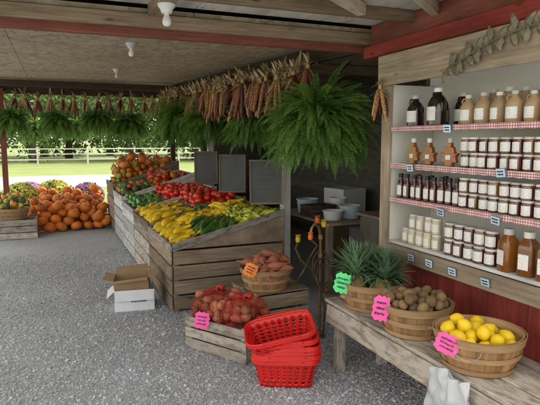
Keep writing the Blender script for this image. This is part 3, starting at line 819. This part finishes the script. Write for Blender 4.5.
def slat_crate(loc,rz_,s,mat,label):
    E=tag(empty('wooden_crate',loc,(0,0,rz_)),label,'crate'); l,w_,h=s
    mb=MB(); k=3; hh=h/k
    for sy in (-1,1):
        for i in range(k): mb.box((0,sy*(w_/2-.007),hh*(i+.5)),(l,.012,hh*.86),jit=.0025)
    mb.obj('side_slats',mat,parent=E,bevel=.002)
    for sx in (-1,1):
        mb=MB()
        for i in range(2): mb.box((sx*(l/2-.016),0,h/2*(i+.5)),(.018,w_-.032,h/2*.94),jit=.002)
        mb.obj('end_panel',mat,parent=E,bevel=.002)
    mb=MB()
    for i in range(5): mb.box((0,-w_/2+.02+(w_-.04)*(i+.5)/5,.01),(l-.06,(w_-.04)/5*.85,.01))
    mb.obj('bottom',mat,parent=E)
    for sx in (-1,1):
        for sy in (-1,1):
            mb=MB(); mb.box((sx*(l/2-.04),sy*(w_/2-.027),h/2),(.03,.026,h-.01)); mb.obj('corner_post',mat,parent=E)
    return E
E=slat_crate((1.66,4.02,0),rad(4),(.50,.46,.38),M['crate'],'weathered slatted crate turned up as a stand for a basket')
mb=MB()
for i in range(4): mb.box((0,-.17+.113*i,.387),(.5,.105,.012),jit=.001)
mb.obj('top_boards',M['crate'],parent=E)
bushel((1.60,3.95,.394),.9,'wooden bushel basket of sweet potatoes on an upturned crate')
lay(swt,44,disc(1.60,3.95,.155),bowl(1.6,3.95,.394+.05,.06),.034,tilt=.35,sc=(.9,1.15))
# potato crate with nets
CX,CY,CR=1.225,3.765,rad(-58)
slat_crate((CX,CY,0),CR,(.60,.37,.26),M['greycrate'],'open grey slatted crate full of netted potatoes')
def cs():
    lx,ly=U(-.25,.25),U(-.14,.14); return CX+lx*math.cos(CR)-ly*math.sin(CR),CY+lx*math.sin(CR)+ly*math.cos(CR)
def cb(x,y):
    lx=(x-CX)*math.cos(CR)+(y-CY)*math.sin(CR); ly=-(x-CX)*math.sin(CR)+(y-CY)*math.cos(CR)
    q=abs(lx)-.13
    return .12+.13*max(0,1-(q/.13)**2)*max(0,1-(ly/.17)**2)
layr(pot,128,cs,cb,.032,(.9,1.1))
NETPTS=[o.location.copy() for o in bpy.data.objects if o.name.startswith('potato')]
def net(cx,cy,cz,a,b,c_,rz_):
    mb=MB(); n=64; k=29; rows=[]
    C=Vector((cx,cy,cz)); near=[p-C for p in NETPTS]
    for i in range(k+1):
        th=math.pi*.62*i/k; row=[]
        for j in range(n):
            t=2*math.pi*(j+i*.5)/n; d=Vector((a*math.sin(th)*math.cos(t),b*math.sin(th)*math.sin(t),c_*math.cos(th)))
            d=Matrix.Rotation(rz_,3,'Z')@d; u=d.normalized(); L_=d.length*.88
            for p in near:
                along=p.dot(u)
                if along<=0 or along>.27: continue
                perp=(p-u*along).length
                if perp<.047: L_=max(L_,along+math.sqrt(max(0,.054**2-perp**2)))
            L_=min(L_,d.length*1.32); row.append(u*L_)
        rows.append(row)
    for i in range(k):
        for j in range(n):
            mb.tube([rows[i][j],rows[i+1][j]],.0012,3,cap=False); mb.tube([rows[i][j],rows[i+1][(j-1)%n]],.0012,3,cap=False)
    top=rows[0][0]; mb.tube([top-Vector((0,0,.01)),top+Vector((.01,.01,.02)),top+Vector((.03,-.01,.03)),top+Vector((.05,-.03,.02))],[.012,.010,.016,.022],7)
    return tag(mb.obj('mesh_sack',M['net'],(cx,cy,cz),smooth=0),'dark red net sack drawn over the potatoes','net sack','net sacks over the potatoes')
def c2(lx,ly): return CX+lx*math.cos(CR)-ly*math.sin(CR),CY+lx*math.sin(CR)+ly*math.cos(CR)
x,y=c2(-.135,0); net(x,y,.20,.155,.18,.20,CR)
x,y=c2(.135,.0); net(x,y,.20,.155,.18,.20,CR)

# pineapples
def pineapple(seed):
    random.seed(seed)
    E=empty('pineapple'); mb=MB(); prof=[]; r=.062; h=.17
    for i in range(15):
        t=i/14; prof.append((max(r*(math.sin(math.pi*(.08+.84*t))**.45)*(1.02 if i%2 else .95),.02),h*t))
    mb.lathe(prof,20,rf=lambda a,z:1+.05*math.cos(a*10+z*150))
    mb.obj('fruit',M['pine'],parent=E,smooth=25)
    q=MB()
    for i in range(110):
        t=i/110; a=i*2.4+U(-.2,.2); el=rad(-10+95*t)+U(-.2,.2); Ln=U(.11,.22)*(1-.2*abs(t-.5)); w_=U(.010,.015)
        p=Vector((.014*math.cos(a),.014*math.sin(a),h-.012+.06*t)); pv=None; drop=U(-.3,1.5)*(1-t*.6); tw=U(-.5,.5)
        for s_ in range(7):
            f=s_/6; e=el-drop*f*f*.8+.4*(1-f); aa=a+tw*f*f
            side=Vector((-math.sin(aa),math.cos(aa),0))
            if s_>0: p=p+Vector((math.cos(aa)*math.cos(e),math.sin(aa)*math.cos(e),math.sin(e)))*Ln/6
            ww=w_*(1-f**1.8)+.0008; l_=p-side*ww; r_=p+side*ww; m_=p-Vector((math.cos(aa)*math.sin(e),math.sin(aa)*math.sin(e),-math.cos(e)))*(-ww*.35)
            if pv: q.poly([pv[0],pv[2],m_,l_]); q.poly([pv[2],pv[1],r_,m_])
            pv=(l_,r_,m_)
    q.obj('crown',M['crown'],parent=E,smooth=0)
    return Proto(tag(E,'pineapple standing upright with spiky green crown','pineapple','pineapples in the basket'))
pps=[pineapple(3),pineapple(4)]; random.seed(11)
for i,(dx,dy) in enumerate(((-.10,.02),(.0,-.11),(.02,.10),(.11,-.03),(-.07,.12),(.10,.09))):
    pps[i%2].place((PX+dx*.9,PY+dy,BZ+.04),(U(-.12,.12)+dy*-.9,dx*.9+U(-.1,.1),U(0,6)),U(.95,1.1))

# neon tags
def neon(loc,rot,w_,h_,mat,label,lines=3,spiky=True):
    mb=MB(); n=22; i0=0; pts=[]
    for i in range(n):
        a=2*math.pi*i/n; k=1.0 if i%2 else (.86 if spiky else 1)
        ca,sa=math.cos(a),math.sin(a); m_=max(abs(ca),abs(sa))**.75
        pts.append((w_/2*ca/m_*k,-.0 +.012*(ca**2),h_/2*sa/m_*k))
    for j in range(n):
        mb.poly([(0,0,0),pts[j],pts[(j+1)%n]],0,.5)
    squig(mb,(0,0,0),(1,0,0),(0,0,1),w_*.68,h_*.6,lines,1,(0,-1,0),.0016,.0035)
    o=mb.obj('price_tag',[mat,M['ink']],loc,rot,smooth=0)
    return tag(o,label,'price tag')
neon((1.705,2.90,.685),(rad(-10),rad(12),rad(-38)),.11,.14,M['green'],'neon green jagged paper price tag clipped to pineapple basket')
neon((1.675,2.42,.665),(rad(-10),rad(8),rad(-38)),.10,.15,M['pink'],'neon pink jagged paper price tag clipped to kiwi basket')
neon((1.675,1.88,.655),(rad(-10),rad(20),rad(-45)),.12,.10,M['pink'],'neon pink jagged paper price tag clipped to lemon basket')
neon((1.40,3.77,.60),(rad(-10),rad(24),rad(-22)),.11,.11,M['orange'],'neon orange paper price tag clipped to sweet potato basket')
neon((.985,3.70,.275),(rad(-12),rad(6),rad(-32)),.12,.13,M['pink'],'neon pink jagged paper price tag stuck on potato crate')

# ------------------------------------------------------------------ red shopping baskets
def redbasket():
    E=empty('shopping_basket'); mb=MB()
    def loop(hx,hy,rc,z,n=120):
        pts=[]
        for i in range(n):
            t=2*math.pi*i/n; ca,sa=math.cos(t),math.sin(t); p=5.0
            k=(abs(ca)**p+abs(sa)**p)**(-1/p); pts.append((hx*ca*k,hy*sa*k,z))
        return pts
    zs=[0,.030,.048,.056,.074,.082,.100,.108,.126,.134,.152,.20]
    H=.20; loops=[]
    for z in zs:
        f=z/H; loops.append(loop(.180+.045*f,.120+.04*f,0,z))
    n=120
    for l in loops: mb.v+=l
    for k in range(len(zs)-1):
        for j in range(n):
            if k in (1,3,5,7,9) and (j%4 in (0,1)): continue
            b=(j+1)%n; mb.face([k*n+j,k*n+b,(k+1)*n+b,(k+1)*n+j])
    for i in range(11):
        x=-.165+.033*i; mb.box((x,0,.003),(.018,.22,.005))
    for i in range(8): mb.box((0,-.1+.0286*i,.0035),(.34,.014,.004))
    o=mb.obj('body',M['redplastic'],parent=E,smooth=50)
    so_=o.modifiers.new('s','SOLIDIFY'); so_.thickness=.004
    q=MB(); lp=loop(.230,.165,0,H,64); q.tube([Vector(p) for p in lp]+[Vector(lp[0])],.006,6,cap=False)
    lp=loop(.237,.172,0,H-.024,64); lq=loop(.234,.169,0,H+.002,64)
    for j in range(64):
        b=(j+1)%64; q.poly([lp[j],lp[b],lq[b],lq[j]])
    q.obj('rim',M['redplastic'],parent=E)
    for s_ in (-1,1):
        q=MB(); pts=[(-.12,s_*.168,H-.005),(-.12,s_*.174,H+.008),(-.11,s_*.172,H+.010),(-.05,s_*.172,H+.011),(.05,s_*.172,H+.011),(.11,s_*.172,H+.010),(.12,s_*.174,H+.008),(.12,s_*.168,H-.005)]
        q.tube(pts,.004,6); q.obj('handle',M['redplastic'],parent=E)
    return Proto(tag(E,'stacked red plastic shopping basket with slotted sides','shopping basket','stack of red shopping baskets'))
rb=redbasket(); RX,RY=1.395,3.09
for i in range(4): rb.place((RX+U(-.005,.005),RY+U(-.005,.005),.004+i*.032),(rad(U(-1.5,1.5)),rad(U(-1.5,1.5)),rad(-24+U(-3,3))),(.96,.96,.95))
rb.place((RX-.004,RY,.140),(rad(3),rad(-5),rad(-21)),(.97,.97,.95))
rb.place((RX-.012,RY+.0,.202),(rad(10),rad(-12),rad(-19)),(.98,.98,.95),'red plastic shopping basket tilted on top of the stack')

# ------------------------------------------------------------------ cardboard boxes
def carton(loc,rz_,s,mat,flap,label,op=2.2):
    E=tag(empty('cardboard_box',loc,rz_),label,'box'); l,w_,h=s; t=.005
    mb=MB(); mb.box((0,-w_/2,h/2),(l,t,h)); mb.box((0,w_/2,h/2),(l,t,h)); mb.box((-l/2,0,h/2),(t,w_-t,h)); mb.box((l/2,0,h/2),(t,w_-t,h)); mb.box((0,0,.004),(l-t,w_-t,t))
    mb.obj('body',mat,parent=E)
    for (cx,cy,dx,dy,a) in ((0,-w_/2,0,-1,op),(0,w_/2,0,1,op*.7),(-l/2,0,-1,0,op*.85),(l/2,0,1,0,op)):
        q=MB(); f=flap
        side=Vector((l/2*.98,0,0)) if dy else Vector((0,w_/2*.98,0)); p=Vector((cx,cy,h+.001)); e=p+Vector((dx*math.sin(a),dy*math.sin(a),math.cos(a)))*f
        nn=Vector((dx*math.cos(a),dy*math.cos(a),-math.sin(a)))*.003
        q.hexa([p-side,p+side,p+side+nn,p-side+nn,e-side,e+side,e+side+nn,e-side+nn]); q.obj('flap',mat,parent=E)
    return E
E=carton((.70,5.12,0),(0,0,rad(-8)),(.36,.30,.20),M['whitecard'],.10,'open white cardboard carton on the gravel',2.7)
mb=MB(); squig(mb,(.04,-.154,.11),(1,0,0),(0,0,1),.17,.07,2,0,(0,-1,0),.005,.001); mb.obj('printing',M['tagblue'],parent=E,smooth=0)
carton((.69,5.15,.17),(rad(3),rad(-5),rad(-12)),(.32,.25,.13),M['card'],.09,'open brown cardboard box nested in the white carton',1.5)

# ------------------------------------------------------------------ plastic bag
mb=MB(); nx,ny=34,26; W_,H_=.32,.24
for side in (-1,1):
    base_i=len(mb.v)
    for j in range(ny+1):
        for i in range(nx+1):
            u=i/nx-.5; v=j/ny; bul=.032*math.sin(math.pi*min(1,v*.95))*math.cos(u*math.pi)+.004
            fold=.007*math.sin(u*22+math.sin(v*4)*2.5)*(1-v*.7)
            q=Vector((side*bul+fold,u*W_*(.80+.22*v),-v*H_+.02*math.cos(u*5)*v+.012*math.sin(u*9)*(1-v)))
            q+=Vector((1,.3,.3))*.020*noise.noise(Vector((u*5,v*4,side*3)))+Vector((1,.2,.2))*.006*noise.noise(Vector((u*14,v*10,side*5))); mb.v.append(tuple(q))
    for j in range(ny):
        for i in range(nx):
            a=base_i+j*(nx+1)+i; mb.face([a,a+1,a+nx+2,a+nx+1])
tag(mb.obj('plastic_bag',M['bag'],(1.69,1.88,.505),(0,0,0),smooth=80),'crumpled white plastic bag hanging from the bench edge','bag')

# ------------------------------------------------------------------ hose stand
E=tag(empty('water_standpipe',(1.98,3.72,0)),'brass garden tap standpipe with coiled hose and coloured valves','standpipe')
mb=MB(); mb.tube([(0,0,0),(0,0,.5),(0,.0,.84),(-.02,0,.91),(-.06,-.01,.94),(-.09,-.02,.91),(-.10,-.02,.86)],.011,9)
mb.lathe([(.05,0),(.05,.01),(.02,.02),(.018,.05)],14); mb.lathe([(.019,.0),(.019,.04)],8,(0,0,.66)); mb.lathe([(.019,.0),(.019,.04)],8,(0,0,.81)); mb.obj('pipe',M['brass'],parent=E)
for (x,y,z,m) in ((-.10,-.02,.84,'orangep'),(.03,0,.93,'yellowp'),(-.19,.02,.82,'yellowp'),(-.04,-.02,.97,'orangep')):
    mb=MB(); mb.lathe([(.010,-.026),(.019,-.02),(.021,.0),(.019,.018),(.010,.026)],10,(x,y,z),rf=lambda a,zz:1+.08*math.cos(6*a)); mb.box((x,y,z+.032),(.045,.010,.010)); mb.obj('valve',M[m],parent=E,bevel=.002)
mb=MB()
pts=[Vector((-.10,-.02,.82))]+[Vector((-.12+.07*math.cos(t*.5)-.02*t/6,-.04+.03*math.sin(t),.77-.04*t)) for t in [k*.5 for k in range(16)]]
mb.tube(pts,.008,8)
pts=[Vector((.0+(.075+.012*math.sin(t*.31))*math.cos(t),-.02+.03*math.sin(t*1.0)-.003*t,.60+(.11+.012*math.cos(t*.23))*math.sin(t)-.006*t)) for t in [k*.35 for k in range(56)]]
mb.tube(pts,.0075,7); pts=[Vector((-.19,.02,.80)),Vector((-.22,.0,.75)),Vector((-.19,-.03,.66)),Vector((-.12,-.05,.6)),Vector((-.05,-.05,.5)),Vector((.02,-.05,.25)),Vector((.0,-.06,.02))]
mb.tube(pts,.008,8); mb.obj('hose',M['hose'],parent=E)
# back table with tubs
E=tag(empty('side_table',(2.95,5.35,0)),'plain wooden work table holding tubs behind the produce','table')
mb=MB()
for i in range(4): mb.box((-.27+.18*i,0,.74),(.175,1.3,.025))
mb.obj('table_top',M['crate'],parent=E,bevel=.003)
for x in (-.32,.32):
    for y in (-.6,.6):
        mb=MB(); mb.box((x,y,.363),(.06,.06,.726)); mb.obj('leg',M['crate'],parent=E)
def tub(loc,r,h,mat,label):
    mb=MB(); mb.lathe([(r*.82,0),(r*.84,.004),(r*.97,h-.01),(r*1.04,h-.01),(r*1.04,h),(r*.97,h),(r*.94,h-.006),(r*.8,.01),(1e-4,.01)],20)
    tag(mb.obj('plastic_tub',mat,loc),label,'tub','tubs on the side table')
tub((2.78,4.95,.754),.11,.10,M['whitep'],'round white plastic tub on the side table')
tub((3.02,5.0,.754),.12,.14,M['bluep'],'pale blue plastic bucket on the side table')
tub((3.1,5.4,.754),.10,.18,M['whitep'],'round white plastic tub on the side table')
tub((2.8,5.6,.754),.13,.16,M['bluep'],'pale blue plastic bucket on the side table')
slat_crate((2.78,5.28,.754),.1,(.34,.24,.13),M['darkbeam'],'small dark slatted crate on the side table')
for (x,y,z,s_,r_,m,lb_) in ((3.7,5.0,0,(.5,.4,.35),.1,'card','closed brown cardboard box stacked against the wall'),(3.72,5.0,.352,(.45,.36,.3),-.1,'whitecard','closed white cardboard box stacked against the wall'),(3.75,5.6,0,(.5,.4,.5),.05,'whitecard','closed white cardboard box stacked against the wall'),(3.7,6.3,0,(.5,.5,.6),0,'card','closed brown cardboard box stacked against the wall'),(3.72,6.3,.602,(.4,.4,.35),.2,'whitecard','closed white cardboard box stacked against the wall')):
    mb=MB(); mb.box((0,0,s_[2]/2),s_); mb.box((0,0,s_[2]+.0005),(s_[0]*.98,.05,.001)); tag(mb.obj('cardboard_box',M[m],(x,y,z),(0,0,r_),bevel=.004),lb_,'box')
E=tag(empty('storage_cabinet',(3.3,4.35,0)),'grey painted storage cabinet behind the shelf unit','cabinet')
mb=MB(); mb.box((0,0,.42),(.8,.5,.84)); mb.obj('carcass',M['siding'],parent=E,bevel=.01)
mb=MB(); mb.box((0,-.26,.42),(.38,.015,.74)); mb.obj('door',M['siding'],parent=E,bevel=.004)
mb=MB(); mb.box((0,0,.856),(.86,.56,.03)); mb.obj('top',M['crate'],parent=E,bevel=.004)

# ------------------------------------------------------------------ hanging ferns
def fern_mesh(Rr,nf,seed,steps=24,lw=1.0):
    """fronds leave the crown in all directions and arch over under their own weight"""
    random.seed(seed); mb=MB()
    for i in range(nf):
        az=U(0,6.28); el=math.asin(U(-.75,1.0)); Ln=Rr*U(.66,1.08)*(1.08 if el<.3 else 1.0)
        droop=U(.9,1.9) if el>-.3 else U(.2,.7); tw=U(-.4,.4); roll=U(-.9,.9)
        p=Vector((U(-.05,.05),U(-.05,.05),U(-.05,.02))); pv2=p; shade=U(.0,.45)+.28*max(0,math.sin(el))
        for s_ in range(1,steps+1):
            t=s_/steps; e=el-droop*t**1.3; a=az+tw*t
            d=Vector((math.cos(a)*math.cos(e),math.sin(a)*math.cos(e),math.sin(e)))
            p=p+d*Ln/steps
            nrm=Vector((-math.cos(a)*math.sin(e),-math.sin(a)*math.sin(e),math.cos(e)))
            sd_=d.cross(nrm); sd_=sd_*math.cos(roll)+nrm*math.sin(roll)
            if t<.12: continue
            l_=(.058*min(1,t*3)*(1-t**3)+.005)*U(.88,1.08)*lw
            for sg in (-1,1):
                q=p+sd_*sg*l_+d*l_*.30-Vector((0,0,l_*U(.0,.25))); wv=d*.0100*lw
                m_=p+(q-p)*.45
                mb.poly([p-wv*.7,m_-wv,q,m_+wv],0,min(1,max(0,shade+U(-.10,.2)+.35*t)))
            if s_%3==0:
                k_=sd_*.0014; mb.poly([pv2-k_,pv2+k_,p+k_,p-k_],0,.5); pv2=p
    return mb
def fern_proto(Rr,nf,seed,steps=24,lw=1.0):
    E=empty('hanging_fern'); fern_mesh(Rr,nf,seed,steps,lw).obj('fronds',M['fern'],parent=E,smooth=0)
    mb=MB(); mb.lathe([(.075,-.14),(.10,-.02),(.108,-.02),(.108,0),(.095,0)],18); mb.obj('pot',M['pot'],parent=E)
    mb=MB()
    for k in range(3):
        a=k*2.094; mb.tube([(.105*math.cos(a),.105*math.sin(a),-.005),(0,0,.34)],.0018,4)
    mb.tube([(0,0,.34),(0,0,.40),(.015,0,.42),(.0,0,.44)],.003,5); mb.obj('hanger',M['black'],parent=E)
    return Proto(tag(E,'large lush green fern in a hanging pot','hanging fern','hanging ferns'))
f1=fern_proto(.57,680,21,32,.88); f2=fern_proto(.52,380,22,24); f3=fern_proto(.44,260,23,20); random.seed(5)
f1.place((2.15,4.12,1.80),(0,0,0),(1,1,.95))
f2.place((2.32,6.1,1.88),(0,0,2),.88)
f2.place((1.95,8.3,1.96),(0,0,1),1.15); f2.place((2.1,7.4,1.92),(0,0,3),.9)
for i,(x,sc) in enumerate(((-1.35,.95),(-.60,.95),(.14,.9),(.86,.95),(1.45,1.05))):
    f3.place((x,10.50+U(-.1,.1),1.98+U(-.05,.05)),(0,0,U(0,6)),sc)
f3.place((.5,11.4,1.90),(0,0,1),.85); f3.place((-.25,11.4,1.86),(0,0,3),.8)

# ------------------------------------------------------------------ corn bundles
def corn(seed,cobs,Lc,husks):
    random.seed(seed); mb=MB()
    for c_ in range(cobs):
        a=2*math.pi*c_/cobs+U(-.3,.3); sp=U(.02,.05); L_=Lc*U(.8,1.15)
        p0=Vector((.014*math.cos(a),.014*math.sin(a),-.04)); d=Vector((sp*math.cos(a)*2.0,sp*math.sin(a)*2.0,-L_))
        rr=R()
        mb.tube([p0,p0+d*.1,p0+d*.35,p0+d*.7,p0+d*.93,p0+d],[.010,.018,.021,.018,.012,.004],8,mi=1,r=rr)
    for h_ in range(husks):
        a=U(0,6.28); upw=R()<.65; L_=U(.08,.16) if upw else U(.08,.20); el=rad(U(30,85)) if upw else rad(U(-85,-50))
        p=Vector((0,0,-.02)); side=Vector((-math.sin(a),math.cos(a),0)); pv=None; cur=U(-.3,2.8); wv=U(.008,.017); r_=R()
        for s_ in range(7):
            f=s_/6; e=el-cur*f*f if upw else el+cur*.3*f
            if s_: p=p+Vector((math.cos(a)*math.cos(e),math.sin(a)*math.cos(e),math.sin(e)))*L_/6
            ww=wv*(math.sin(math.pi*(.15+.8*f))+.1); tw=side*ww+Vector((0,0,U(-.3,.3)*ww))
            if pv: mb.poly([pv[0],pv[1],p+tw,p-tw],0,r_)
            pv=(p-tw,p+tw)
    mb.tube([(0,0,-.05),(0,0,.0)],[.02,.017],8,r=.6)
    return mb
cps=[Proto(tag(corn(30+k,4,.24,16).obj('corn_bundle',[M['husk'],M['cob']],smooth=50),'bundle of dried ornamental corn with papery husks hanging','corn bundle','dried corn bundles hanging from the beams')) for k in range(4)]
cpl=[Proto(tag(corn(50+k,7,.30,24).obj('corn_bundle',[M['husk'],M['cob']],smooth=50),'thick bundle of dried ornamental corn with papery husks','corn bundle','dried corn bundles hanging from the beams')) for k in range(6)]
random.seed(8)
x=-1.4
while x<2.2:
    random.choice(cps).place((x+U(-.03,.03),10.77+U(-.01,.0),2.42+U(-.04,.03)),(U(-.1,.1),U(-.1,.1),U(0,6)),U(1.1,1.4)); x+=.21
y=4.42
while y<10.4:
    random.choice(cpl).place((2.18+U(-.06,.04),y,zc(y)-.19+U(-.04,.02)),(U(-.15,.15),U(-.15,.15),U(0,6)),U(1.0,1.25))
    if y>4.9: random.choice(cpl).place((2.03+U(-.06,.04),y+.05,zc(y)-.23+U(-.04,.02)),(U(-.15,.15),U(-.15,.15),U(0,6)),U(1.0,1.25))
    y+=.12
for k,(x,y,z,s_) in enumerate(((2.14,3.17,1.98,.72),(2.12,4.25,2.26,1.0),(2.05,4.40,2.22,1.1),(1.98,4.62,2.20,1.1))):
    cpl[k].place((x,y,z),(0,0,k),s_)

# ------------------------------------------------------------------ light fixtures
def fixture():
    E=empty('light_fixture'); mb=MB(); mb.lathe([(.055,0),(.055,-.012),(.04,-.03),(.03,-.055),(.022,-.056)][::-1],20); mb.obj('socket',M['whitep'],parent=E)
    mb=MB(); mb.lathe([(1e-4,-.135),(.018,-.13),(.027,-.115),(.028,-.10),(.024,-.085),(.016,-.067),(.014,-.052)],18); mb.obj('bulb',M['bulb'],parent=E)
    return Proto(tag(E,'white porcelain lamp socket with unlit bulb under the beam','light fixture','light fixtures under the ceiling'))
fx=fixture(); fx.place((.67,3.20,2.39),(0,0,0),.95); fx.place((.72,5.0,zc(5.0)-.002),(0,0,0),.9); fx.place((.89,7.6,zc(7.6)-.002),(0,0,0),.9)
mb=MB(); mb.box((.67,3.29,2.427),(.10,.5,.07)); part(mb,'rafter',M['beam'],.003)
mb=MB(); mb.tube([(2.33,3.7,2.33),(2.28,4.0,2.2),(2.35,4.2,2.12),(2.5,4.4,2.2),(2.7,4.5,2.35)],.006,5)
tag(mb.obj('electrical_cable',M['black']),'drooping black electrical cable above the ferns','cable')

# ------------------------------------------------------------------ left-hand crate with gourds, mums
slat_crate((-.60,9.62,0),0,(.72,.46,.32),M['greycrate'],'grey slatted crate standing under a basket of gourds')
bushel((-.60,9.62,.322),0,'wide wooden bushel basket of small gourds on a crate',.19,.25,.17)
layr([grd,gry,gry,acn],34,disc(-.60,9.62,.19),bowl(-.60,9.62,.322+.06,.05),.052,(.85,1.05))
def mum(fl,seed,label):
    random.seed(seed); E=empty('potted_mum'); mb=MB(); mb.lathe([(.09,0),(.12,.15),(.128,.15),(.128,.17),(.11,.17)],16); mb.obj('pot',M['pot'],parent=E)
    mb=MB()
    for i in range(2600):
        a=U(0,6.28); e=math.asin(U(-.25,1)); r_=.25*U(.78,1.0); n_=Vector((math.cos(a)*math.cos(e),math.sin(a)*math.cos(e),math.sin(e)))
        p=Vector((0,0,.24))+Vector((n_.x*r_,n_.y*r_,n_.z*r_*.9)); t=n_.orthogonal().normalized(); t2=n_.cross(t); q=U(.009,.018)
        t,t2=(t+n_*U(-.5,.5))*q,(t2+n_*U(-.5,.5))*q
        f=R()<.75 and r_>.21; mb.poly([p-t,p-t2,p+t,p+t2],0 if f else 1)
    mb.obj('blossoms',[M[fl],M['mumleaf']],parent=E,smooth=0)
    return Proto(tag(E,label,'potted flowers','potted chrysanthemums at the stand edge'))
my=mum('mumyellow',1,'potted chrysanthemum with yellow green blossoms'); mw=mum('mumwhite',2,'potted chrysanthemum with pale cream blossoms'); mp=mum('mumpurple',3,'potted chrysanthemum with purple blossoms')
random.seed(6)
my.place((-.56,11.35,.115),(0,0,0),1.45); my.place((.06,11.6,.115),(0,0,0),1.5); mp.place((-1.12,11.5,.115),(0,0,0),1.2); my.place((-1.3,12.6,0),(0,0,0),1.4); mp.place((.70,11.6,.115),(0,0,0),1.35); mp.place((-.45,12.8,0),(0,0,1),1.5)
mb=MB()
for i in range(4): mb.box((0,-.3+.2*i,.1),(3.0,.18,.03))
for x in (-1.3,0,1.3): mb.box((x,0,.04),(.1,.78,.08))
tag(mb.obj('low_platform',M['greycrate'],(.3,11.6,0)),'low weathered plank platform for potted flowers','platform')

# ------------------------------------------------------------------ background: fence, trees
def fence(x):
    E=empty('rail_fence',(x,36,0)); mb=MB()
    for z in (.40,.74,1.06): mb.box((0,0,z),(2.9,.03,.075))
    mb.obj('rail',M['fencewhite'],parent=E)
    mb=MB(); mb.box((-1.45,0,.6),(.10,.10,1.2)); mb.obj('post',M['fencewhite'],parent=E)
    return tag(E,'white three-rail fence section along the far lawn','fence','white fence sections')
pf=Proto(fence(0))
for i in range(14): pf.place((-14+i*2.95,36,0))
def treep(seed,h,cr):
    random.seed(seed); E=empty('tree'); mb=MB(); mb.tube([(0,0,0),(.05,0,h*.2),(-.05,.05,h*.45),(.1,0,h*.8)],[.28,.2,.15,.04],9)
    for k in range(7):
        a=U(0,6.28); z=h*U(.25,.6); mb.tube([(0,0,z),(cr*.35*math.cos(a),cr*.35*math.sin(a),z+cr*.3),(cr*.7*math.cos(a),cr*.7*math.sin(a),z+cr*.6)],[.09,.06,.02],6)
    mb.obj('trunk',M['bark'],parent=E); mb=MB()
    for c_ in range(95):
        v=Vector((U(-1,1),U(-1,1),U(-1,1)))
        while v.length>1: v=Vector((U(-1,1),U(-1,1),U(-1,1)))
        c=Vector((v.x*cr,v.y*cr,h*.50+v.z*h*.46)); s_=U(.5,1.1)*cr*.28
        for l_ in range(45):
            w_=Vector((random.gauss(0,.5),random.gauss(0,.5),random.gauss(0,.4)))*s_; p=c+w_; t=Vector((U(-1,1),U(-1,1),U(-1,1)))*.19; t2=Vector((U(-1,1),U(-1,1),U(-1,1)))*.19
            mb.poly([p,p+t,p+t+t2,p+t2])
    mb.obj('crown',M['leaf'],parent=E,smooth=0)
    return Proto(tag(E,'broad leafy green tree beyond the lawn','tree','trees beyond the lawn'))
tp=[treep(1,8,3.2),treep(2,10,3.8),treep(3,6.5,2.8)]; random.seed(9)
for i in range(20):
    x=-22+i*3.0; tp[i%3].place((x+U(-1,1),46+U(-4,6),0),(0,0,U(0,6)),U(.9,1.3))
for i in range(9): tp[(i+1)%3].place((-20+i*6.5,60+U(-3,3),0),(0,0,U(0,6)),U(1.3,1.7))
print('objects',len(bpy.data.objects))
